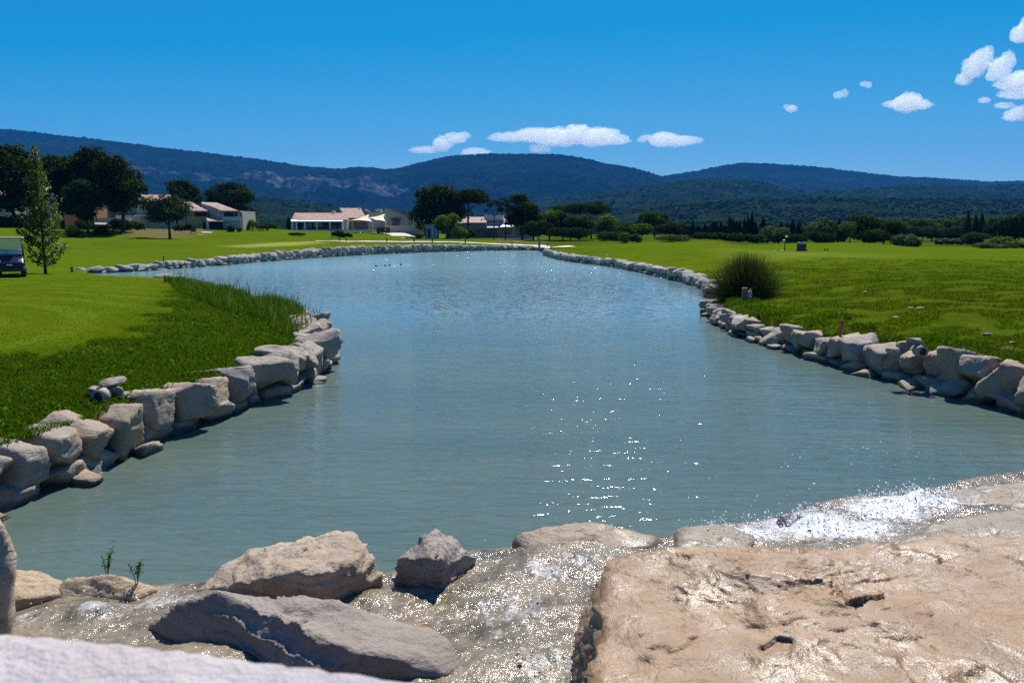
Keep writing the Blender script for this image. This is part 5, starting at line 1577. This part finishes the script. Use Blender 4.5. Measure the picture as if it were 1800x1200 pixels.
for k in range(6): h.block('pillar', 'dark_frame', 838.5 + k * 4.2, 405, 839.3 + k * 4.2, 417, .15, -.2)
h.block('pergola', 'dark_frame', 833, 404.6, 866, 405.6, 2.4, -.3, None, False)
h = House('white_block', "flat roofed white building with two bright awnings behind the slender pines", 163, 'building', 885)
h.block('wall', 'white_wall', 852, 378, 885, 418, 8, 2)
h.block('wall', 'white_wall', 884.5, 392, 940, 418, 8, 1.6)
h.roof('tile_roof', [(886, 392, 1.2), (897, 391, 1.2)], [(885, 384.5, 6), (888, 384.5, 6)])
h.block('cornice', 'dark_roof', 851.5, 388.6, 884, 391.2, .5, 1.5, None, False)
h.roof('awning_cloth', [(856, 399.6, -.6), (876, 399.6, -.6)], [(857, 395.2, 2), (876, 395.2, 2)], .1, 'awning')
h.roof('awning_cloth', [(879, 399.0, -.8), (906, 399.0, -.8)], [(881, 393.6, 1.7), (904, 393.6, 1.7)], .1, 'awning')
h.window(887, 404, 899, 412, 1.55, 2, 'window', 'dark_frame'); h.window(858, 404, 873, 416, 1.95, 3, 'glass_door', 'dark_frame'); h.window(908, 401, 922, 414, 1.55, 2, 'glass_door', 'dark_frame')
h.block('pillar', 'cream_wall', 876.5, 396, 879.5, 418, .5, 1.0); h.block('pillar', 'cream_wall', 924, 399, 926, 418, .5, .6)
h.block('roof', 'dark_roof', 884, 398.6, 942, 400.2, 3.2, -.8, None, False)

# sail shades
def sail(label, corners, mat1, mat2, Y):
    q = at_y(*corners[0][:2], Y); t = thing('sail_shade', label, 'awning', (q[0], Y, 0))
    P = [at_y(px, py, Y + dy) - np.array([q[0], Y, 0]) for px, py, dy in corners]
    n = 10; V = []
    for i in range(n + 1):
        for j in range(n + 1):
            u, v = i / n, j / n
            p = (1-u)*(1-v)*P[0] + u*(1-v)*P[1] + u*v*P[2] + (1-u)*v*P[3]
            p = p + (P[0] + P[1] + P[2] + P[3]) / 4 * 0
            c = sum(P) / 4
            k = .42 * (1 - abs(2*u-1) ** 2) * (1 if v in (0, 1) else .6) * (abs(2*v-1)) + .42 * (1 - abs(2*v-1) ** 2) * abs(2*u-1)
            V.append(p + (c - p) * k * .55)
    idx = lambda i, j: i * (n + 1) + j
    Fr, Bk = [], []
    for i in range(n):
        for j in range(n):
            (Fr if j < n // 2 else Bk).append((idx(i, j), idx(i+1, j), idx(i+1, j+1), idx(i, j+1)))
    for nm, fs, m in (('cloth', Fr, mat1), ('cloth', Bk, mat2)):
        mb = MB(); mb.add(V, fs, True); o = mb.build(nm, MAT[m], t)
        sd = o.modifiers.new("thick", 'SOLIDIFY'); sd.thickness = .03
    for p in (P[1], P[2]):
        MB().tube([(p[0], p[1], p[2] - 5), tuple(p)], .06, 6).build('pole', MAT['white_paint'], t)
sail("left cream and white sail shade over the clubhouse terrace", [(611, 388.5, -3), (648, 377, 1), (655, 389.5, -3), (632, 386.5, -5)], 'sail_yellow', 'awning_cloth', 170)
sail("right sail shade with a tall white peak over the terrace", [(644, 383, -2), (676.5, 376, 1), (678, 389.5, -3), (660, 386, -5)], 'sail_yellow', 'awning_cloth', 169)

# houses on the left bank
h = House('balcony_house', "two storey cream house with tiled slope and dark balcony opening", 152, 'house', 390)
h.block('wall', 'cream_wall', 391, 370.5, 422, 405, 9, 1)
h.solid('wall', 'pale_wall', [(353, 356.5, 6), (391, 370.5, 1), (391, 405, 1), (366, 405, 6), (391, 370.5, 9), (391, 405, 9), (380, 357.5, 9)])
h.roof('pink_roof', [(389, 370.2, .2), (419, 370.2, .2)], [(353.5, 355.2, 7), (381, 356.2, 7)], .3)
h.roof('tile_roof', [(419, 370.4, .2), (426, 374.5, 1.0)], [(417, 369.0, 5), (424, 373.0, 5)], .25)
h.panel('balcony_opening', 'shade_void', 394, 372, 411.5, 381, .98, .06); h.panel('balcony_opening', 'shade_void', 413.5, 372.5, 417, 381, .98, .06)
h.block('parapet', 'white_wall', 391, 381, 422.5, 388, .3, .65, None, False)
h.window(409, 393, 412.6, 400, .95, 0); h.window(414.2, 393, 417.4, 400, .95, 0)
h.window(383.6, 371, 385.6, 380, 1.2, 0)
h.roof('pink_roof', [(364.5, 388.5, -1.6), (392.5, 388.5, -1.6)], [(362.5, 382.3, 2.0), (376, 382.3, 2.0)], .2, 'porch_roof')
h.panel('porch_opening', 'shade_void', 367, 390, 391, 402, .4, .1); h.block('pillar', 'white_wall', 363.5, 389, 366, 402, .4, -1.2)
h.block('pillar', 'cream_wall', 425, 374.5, 426, 402, .4, 1.2)
h = House('ochre_house', "ochre house with a dark upstairs opening left of the balcony house", 154, 'house', 345)
h.block('wall', 'ochre_wall', 331, 370, 363, 405, 8, 1)
h.roof('pink_roof', [(331, 370.4, .2), (365.5, 370.4, .2)], [(322, 354.4, 7), (337, 355.5, 7)], .3)
h.solid('wall', 'ochre_wall', [(323, 357, 7), (331, 370, 1.2), (360, 370, 1.2), (331, 370, 8.6), (360, 370, 8.6), (336, 357, 7)])
h.panel('upstairs_opening', 'shade_void', 342, 372, 363.4, 380.5, .98, .06); h.panel('door', 'shade_void', 357, 390, 361, 402, .98, .06)
h = House('pale_house', "pale two level house half hidden behind the grey green spreading tree", 158, 'house', 270)
h.block('wall', 'cream_wall', 205, 379, 325, 406, 7, 1); h.block('wall', 'pale_wall', 241, 352, 300, 380, 7, 3)
h.roof('pink_roof', [(238, 354.5, 1.8), (302, 354.5, 1.8)], [(242, 342.5, 8), (300, 342.5, 8)], .3)
h.block('ledge', 'white_wall', 236, 377.6, 300, 380, 1.6, -.4, None, False)
h.window(213.5, 383.5, 220, 389.5, .95, 0); h.window(222, 383.5, 227.5, 389.5, .95, 0); h.panel('door', 'blue_door', 256, 384, 262, 394, .95)
h.window(309, 384, 314, 395, .95, 0); h.window(262, 359, 272, 368, 2.95, 1)
h = House('porch_house', "low house with a tiled porch roof in the shade of the pines", 148, 'house', 172)
h.block('wall', 'pale_wall', 150, 383, 205, 407, 6, 2.4)
h.roof('pink_roof', [(156.5, 394.5, -1.4), (191.5, 394.5, -1.4)], [(157, 390.2, 2.5), (186, 390.2, 2.5)], .22)
h.panel('porch_opening', 'shade_void', 162, 395.5, 190, 404, 1.2, .3); h.block('pillar', 'white_wall', 157, 395, 160.5, 407, .5, -.8); h.block('pillar', 'white_wall', 190, 396, 192, 407, .5, -.8)
h = House('orange_house', "bright orange house glimpsed through the dark pines", 156, 'house', 118)
h.block('wall', 'orange_wall', 100, 349, 150, 406, 8, 1)
h.panel('porch_opening', 'shade_void', 102, 360, 121.5, 378, .97, .1)
h.window(124, 364, 128, 372, .95, 0)
h.roof('pink_roof', [(98, 350, 0), (152, 350, 0)], [(100, 343, 6), (150, 343, 6)], .3)
h = House('arched_house', "cream house with two arched dark windows at the left edge", 140, 'house', 0)
h.block('wall', 'cream_wall', -60, 345, 16, 406, 8, 0)
h.roof('tile_roof', [(-64, 345.5, -1), (19, 345.5, -1)], [(-60, 334, 5), (14, 334, 5)], .3)
for px in (-16, 2, 8.2):
    w = h.window(px - 2.3, 349, px + 2.3, 359, -.04, 0)
    m = MB(); c = h.P(px, 349, -.06); r = 2.3 * 140 / FPX
    m.add([(c[0] + r * math.cos(k * PI / 8), c[1], c[2] + r * math.sin(k * PI / 8)) for k in range(9)], [tuple(range(9))]); m.build('arch', MAT['window_glass'], w)

# the bank in front of the houses
def flat_patch(name, label, poly, mat, lift=.06):
    P = [hit(px, py) for px, py in poly]; c = np.mean(P, 0)
    mb = MB(); n = len(P)
    top = [p - c + np.array([0, 0, lift]) for p in P]
    mb.add(top + [p - np.array([0, 0, .4]) for p in top], [tuple(range(n)), tuple(range(2*n-1, n-1, -1))] + [(i, i + n, (i+1) % n + n, (i+1) % n) for i in range(n)])
    o = mb.build(name, MAT['sand']); o.location = c
    return tag(o, label, 'sand bunker')
flat_patch('sand_bunker', "small bright patch of sand below the balcony house", [(349, 412.5), (355, 408), (372, 408.5), (374, 412), (364, 414.5)], 'sand')

# ------------------------------------------------------------------ golf cart
m_plain('cart_blue', (.008, .011, .034), .32, scale=1, var=.1); m_plain('black_plastic', (.018, .018, .02), .45); m_plain('tyre_rubber', (.02, .02, .02), .85); m_plain('steel', (.5, .5, .52), .3, .9); m_plain('roof_white', (.42, .39, .34), .4, var=.05); m_plain('seat_vinyl', (.55, .52, .47), .55)
t = NT('lamp_lens'); MAT['lamp_lens'] = t.done(t.bsdf((.75, .77, .8), .08, None, Specular_IOR_Level=.8))
t = NT('windscreen'); g = t.n("ShaderNodeBsdfGlossy"); g.inputs['Roughness'].default_value = .03; tr = t.n("ShaderNodeBsdfTransparent"); tr.inputs[0].default_value = (.86, .90, .90, 1); mx = t.n("ShaderNodeMixShader"); mx.inputs[0].default_value = .12; t.l(tr.outputs[0], mx.inputs[1]); t.l(g.outputs[0], mx.inputs[2]); MAT['windscreen'] = t.done(mx)
def golf_cart():
    q = at_z(12, 487.5, .9)
    z0 = gz(q[0], q[1] + .4)
    t = thing('golf_cart', "dark blue golf cart with pale roof parked at the left edge", 'golf cart', (q[0] - .45, q[1] + 1.0, z0), .56)
    b = MB()      # front faces -Y
    prof = [(-1.16, .30), (-1.22, .50), (-1.17, .66), (-.95, .84), (-.62, .93), (-.50, .95), (-.46, .40), (-.46, .26)]
    n = len(prof)
    for s, w in ((-1, .54), (1, .54)): pass
    V = [(-.54, y, z) for y, z in prof] + [(.54, y, z) for y, z in prof]
    b.add(V, [tuple(range(n)), tuple(range(2*n-1, n-1, -1))] + [(i, (i+1) % n, (i+1) % n + n, i + n) for i in range(n)])
    b.box((0, .15, .28), (1.10, 1.4, .12)); b.box((0, .95, .55), (1.12, .75, .46)); b.box((0, .42, .50), (1.06, .35, .34))
    b.build('body', MAT['cart_blue'], t, .05)
    MB().box((0, -1.20, .34), (1.08, .10, .16)).build('bumper', MAT['black_plastic'], t, .03)
    MB().box((0, -1.205, .56), (.22, .03, .06)).build('badge', MAT['steel'], t)
    MB().box((0, -.52, .98), (1.0, .16, .10)).build('dashboard', MAT['black_plastic'], t, .03)
    MB().box((0, .40, .72), (1.02, .50, .12)).build('seat', MAT['seat_vinyl'], t, .05)
    MB().box((0, .68, 1.0), (1.0, .12, .42), rot=Matrix.Rotation(-.18, 3, 'X')).build('backrest', MAT['seat_vinyl'], t, .05)
    for s in (-1, 1):
        MB().lathe([(.075, -.03), (.095, 0), (.085, .05)], (s * .42, -1.13, .70), 14, 'Y').build('headlight', MAT['lamp_lens'], t)
        for y in (-.78, .82):
            w = MB().lathe([(.13, -.10), (.225, -.10), (.245, -.06), (.245, .06), (.225, .10), (.13, .10)], (s * .50, y, .245), 20, 'X').build('wheel', MAT['tyre_rubber'], t)
            MB().lathe([(.03, -.11), (.13, -.085), (.13, .085), (.03, .11)], (s * .50, y, .245), 14, 'X').build('rim', MAT['steel'], w)
        MB().tube([(s * .53, -.62, .92), (s * .52, -.42, 1.70)], .022, 6).build('strut', MAT['black_plastic'], t)
        MB().tube([(s * .53, .95, .78), (s * .52, .98, 1.70)], .022, 6).build('strut', MAT['black_plastic'], t)
        MB().box((s * .56, -.80, .56), (.06, .62, .10)).build('fender', MAT['black_plastic'], t, .02)
    MB().box((0, .28, 1.745), (1.20, 1.62, .09)).build('roof', MAT['roof_white'], t, .04)
    MB().box((0, -.52, 1.32), (1.02, .012, .72), rot=Matrix.Rotation(-.245, 3, 'X')).build('windscreen', MAT['windscreen'], t)
    st = MB(); st.tube([(-.24, -.46, .96), (-.24, -.26, 1.08)], .018, 6)
    ring = [(-.24 + .17 * math.cos(a), -.25 + .085 * math.sin(a), 1.09 + .14 * math.sin(a)) for a in np.linspace(0, 2 * PI, 17)]
    st.tube(ring, .014, 6, False); st.build('steering_wheel', MAT['black_plastic'], t)
    for s in (-.25, .25):
        bag = MB().lathe([(.10, 0), (.12, .1), (.12, .62), (.14, .72)], (s, 1.42, .42), 12).build('golf_bag', MAT['black_plastic'], t)
golf_cart()

# ------------------------------------------------------------------ posts, lamps and small things
def post(name, label, cat, px, py, h, r, mat, z=None, lean=(0, 0), group=None, square=True):
    q = hit(px, py) if z is None else at_z(px, py, z)
    m = MB()
    if square:
        R = Vector((lean[0], lean[1], 1)).normalized().to_track_quat('Z', 'Y').to_matrix()
        m.box(R @ Vector((0, 0, h / 2 - .1)), (2 * r, 2 * r, h + .2), rot=R)
    else:
        m.tube([(-.2 * lean[0], -.2 * lean[1], -.2), (h * lean[0], h * lean[1], h)], r, 8)
    o = m.build(name, MAT[mat], None, min(.01, r * .3)); o.location = q
    return tag(o, label, cat, group)
m_plain('red_paint', (.40, .045, .02), .6, scale=8)
post('stake', "leaning red stake between the right wall and the grass", 'stake', 1486, 600, .44, .026, 'red_paint', .58, (.14, .05))
bpy.data.objects['stake'].location.y += .30
post('wooden_post', "short brown wooden post by the path at the pond's far corner", 'post', 948, 437, 1.35, .14, 'wood_post')
post('stake', "short dark stake in the grass at the left end of the far wall", 'stake', 127, 479, .32, .05, 'dark_frame')
post('stake', "thin brown stake beside the flat stones near the tall grass", 'stake', 291, 501, .42, .04, 'wood_post', .62)
post('stake', "thin dark stake in the rough grass above the far wall", 'stake', 288, 462, .55, .035, 'dark_frame')
for i, (px, py) in enumerate(((597, 424.5), (609, 425.3), (680, 426), (728, 426.3), (760, 427), (818, 428), (900, 431.5), (962, 434.5))):
    post('path_bollard', ORD[i] + " short dark bollard from the left along the pale path above the far wall", 'bollard', px, py, .75, .09, 'dark_frame', None, (0, 0), "bollards along the pale path")
q = hit(583.5, 420); t = thing('lamp_sign', "dark T shaped lamp post on the lawn below the clubhouse", 'lamp post', q)
MB().tube([(0, 0, -.2), (0, 0, 1.7)], .07, 6).build('pole', MAT['dark_frame'], t); MB().box((-.2, 0, 1.65), (.75, .25, .22)).build('head', MAT['dark_frame'], t)
o = MB().lathe([(.05, -.22), (.2, -.12), (.24, 0), (.2, .14), (.06, .22)], (0, 0, .2), 12).build('marker_ball', MAT['white_paint']); o.location = hit(633, 411.5); tag(o, "small white marker on the grass slope below the sail shades", 'marker')
q = hit(340, 411); t = thing('notice_board', "small black board on two legs before the ochre house", 'sign', q)
MB().box((0, 0, .72), (.92, .06, .74)).build('board', MAT['dark_frame'], t)
for s in (-.36, .36): MB().box((s, .02, .2), (.06, .05, .8)).build('leg', MAT['dark_frame'], t)
# lamp post, ball cabinet and bench on the right lawn
q = at_y(1379, 441, 78); q[2] = gz(q[0], q[1]); t = thing('lamp_post', "short lamp post with two white heads before the round shrubs", 'lamp post', q)
MB().tube([(0, 0, -.2), (0, 0, 1.25)], .05, 8).build('pole', MAT['dark_frame'], t)
for s, zz in ((-.10, 1.0), (.14, 1.38)):
    MB().lathe([(.03, -.05), (.16, 0), (.13, .1), (.03, .14)], (s, 0, zz), 10).build('lamp_head', MAT['white_paint'], t)
q = at_y(1408.5, 443, 76); q[2] = gz(q[0], q[1]); t = thing('ball_dispenser', "black cabinet with three orange ball outlets on the right lawn", 'ball dispenser', q)
MB().box((0, 0, .46), (.82, .5, .62)).build('cabinet', MAT['dark_frame'], t, .02); MB().box((0, -.05, .08), (1.0, .6, .18)).build('base', MAT['dark_frame'], t, .02)
m_plain('orange_plastic', (.65, .25, .04), .5)
for s in (-.24, 0, .24): MB().lathe([(.02, -.04), (.055, -.02), (.055, .04)], (s, -.28, .26), 10, 'Y').build('outlet', MAT['orange_plastic'], t)
for s in (-.25, .22): MB().box((s, .05, .84), (.26, .2, .16)).build('basket', MAT['steel'], t)
q = at_y(1452, 443.5, 75); q[2] = gz(q[0], q[1]); t = thing('bench', "very low black bench right of the ball cabinet", 'bench', q)
MB().box((0, 0, .20), (.42, .2, .06)).build('seat', MAT['dark_frame'], t)
for s in (-.16, .16): MB().box((s, 0, .09), (.05, .18, .18)).build('leg', MAT['dark_frame'], t)
for i, (px, lab) in enumerate([(1361, "white tee marker nearest the lamp post on the right lawn"), (1374, "white tee marker a step in front of the lamp post"), (1067, "tiny white tee marker on the ridge before the thicket")]):
    o = MB().lathe([(.02, 0), (.09, .04), (.10, .10), (.05, .16)], (0, 0, 0), 10).build('tee_marker', MAT['white_paint']); q = at_y(px, 443, 70 + 2 * i); q[2] = gz(q[0], q[1]); o.location = q; tag(o, lab, 'tee marker')
# parked cars beyond the ridge
def car(label, px, py, Y, col, rz):
    m_plain('car_paint_%d' % px, col, .3, var=.05)
    q = at_y(px, py, Y); q[2] = gz(q[0], q[1]) if q[2] < gz(q[0], q[1]) else q[2]
    t = thing('parked_car', label, 'car', q, rz)
    b = MB(); pr = [(-2.0, .35), (-2.05, .75), (-1.2, .92), (1.5, .95), (2.0, .8), (2.0, .35)]
    n = len(pr)
    b.add([(x, -.82, z) for x, z in pr] + [(x, .82, z) for x, z in pr], [tuple(range(n)), tuple(range(2*n-1, n-1, -1))] + [(i, (i+1) % n, (i+1) % n + n, i + n) for i in range(n)])
    b.hull([(x, s * y, z) for s in (-1, 1) for x, y, z in ((-1.1, .76, .92), (1.5, .76, .94), (-.4, .62, 1.42), (1.0, .62, 1.44))])
    b.build('body', MAT['car_paint_%d' % px], t, .04)
    g = MB(); 
    for s in (-1, 1): g.hull([(x, s * y, z) for x, y, z in ((-.85, .755, .98), (1.3, .755, 1.0), (-.35, .66, 1.36), (.92, .66, 1.38), (-.85, .70, .98), (1.3, .70, 1.0))])
    g.build('window', MAT['window_glass'], t)
    for x in (-1.3, 1.3):
        for s in (-.76, .76):
            MB().lathe([(.18, -.1), (.31, -.1), (.33, 0), (.31, .1), (.18, .1)], (x, s, .33), 14, 'Y').build('wheel', MAT['tyre_rubber'], t)
car("dark blue car parked beneath the round shrubs beyond the ridge", 1354, 432, 150, (.05, .08, .15), .2)

# stone nests round the lamps in the grass
m_plain('concrete_ring', (.30, .27, .23), .8, scale=10); m_plain('lamp_dark', (.05, .055, .06), .25)
def nest(label, px, py, z, W, rocks, ringpx):
    q = at_z(px, py, z); q[2] = gz(q[0], q[1])
    t = thing('stone_lamp', label, 'garden lamp', q)
    k = q[1] / FPX * 1.02
    for i, (dx, dz, w, hh) in enumerate(rocks):
        me = rock_mesh("stone", 300 + i * 7 + px, (w * k, w * k * .9, hh * k), 3, .10, 40, .3, .5); me.materials.append(MAT['wall_stone'])
        o = link('stone', me, None, t); o.location = (dx * k, .05 + (i % 2) * .06, max(.02, -dz * k)); o.rotation_euler = (0, .15 * (-1) ** i, i * 1.3)
    dx, dz, r = ringpx[0] * k, -ringpx[1] * k, ringpx[2] * k
    MB().lathe([(r * .68, -.10), (r, -.10), (r, .10), (r * .68, .10), (r * .68, -.10)], (dx, -.16, dz), 22, 'Y', False).build('ring', MAT['concrete_ring'], t)
    MB().lathe([(r * .05, -.06), (r * .66, -.05), (r * .66, .10)], (dx, -.16, dz), 22, 'Y').build('lens', MAT['lamp_dark'], t)
nest("round lamp under stacked stones in the left grass", 186, 697, .66, 60, [(-20, -15, 22, 14), (4, -27, 38, 13), (21, -10, 16, 20), (-14, -4, 20, 16), (8, -16, 22, 14)], (4, -10, 12))
nest("round lamp under stacked stones at the top of the right wall", 1600, 622, .66, 50, [(-26, -4, 24, 12), (-8, -12, 24, 18), (8, -20, 26, 13), (-14, -2, 14, 10), (18, -6, 12, 12)], (9, -7, 9.5))
# flat stones at the edge of the cove
for lab, px, py, w in (("left one of two flat stones at the cove behind the tall grass", 287, 488, 36), ("right one of two flat stones at the cove behind the tall grass", 314, 490, 24)):
    q = at_z(px, py, .12); k = q[1] / FPX
    me = rock_mesh("flat_stone", 500 + px, (w * k, .8, .42), 3, .08, 40, .2, .5); me.materials.append(MAT['wall_stone'])
    o = link("flat_stone", me); o.location = (q[0], q[1], .14); tag(o, lab, 'stone')
# pump beside the tussock
q = at_z(1304, 531, .66); q[2] = gz(q[0], q[1]); t = thing('water_pump', "stubby wooden post with a grey tap box in front of the spiky tussock", 'standpipe', q + np.array([0, -.25, 0]))
MB().lathe([(.09, -.2), (.095, .0), (.10, .40), (.075, .44)], (0, 0, 0), 10).build('post', MAT['wood_post'], t); MB().box((.17, 0, .16), (.11, .12, .34)).build('tap_box', MAT['path_gravel'], t, .01); MB().tube([(.17, 0, .33), (.17, -.02, .40), (.17, -.10, .40)], .02, 6).build('tap', MAT['steel'], t)
# floating line on the far water
t = thing('float_line', "white floating line with small dark floats on the far water", 'float line', at_z(692, 466, .02))
a, b = at_z(661, 467.5, .03), at_z(722, 464.5, .03); o0 = np.array(t.location)
MB().tube([a - o0, (a + b) / 2 - o0 + np.array([0, .12, 0]), b - o0], .022, 6).build('rope', MAT['white_paint'], t)
for f in (.0, .26, .38, .71):
    c = a + (b - a) * f - o0
    MB().lathe([(.02, -.06), (.08, -.03), (.09, .04), (.03, .09)], tuple(c + np.array([0, 0, .02])), 10).build('float', MAT['dark_frame'], t)
# wavelets' scattered pale stones on the right slope
for i, (px, py, w, lab) in enumerate([(1601, 543, 9, "left one of two pale stones lying together on the right slope"), (1618, 544, 12, "right one of two pale stones lying together on the right slope"), (1521, 514, 6, "single small white stone in the grass right of the tussock"), (1575, 559, 10, "flat pale stone half sunk in the lower right slope"), (1735, 590, 16, "pale rubble stone in the grass near the right edge"), (1780, 604, 14, "pale rubble stone above the wall at the right edge")]):
    q = hit(px, py); k = q[1] / FPX
    me = rock_mesh("field_stone", 600 + i, (w * k, w * k * .8, w * k * .55), 2, .1, 30, .3, .4); me.materials.append(MAT['wall_stone'])
    o = link("field_stone", me); o.location = q + np.array([0, 0, .01]); tag(o, lab, 'stone')
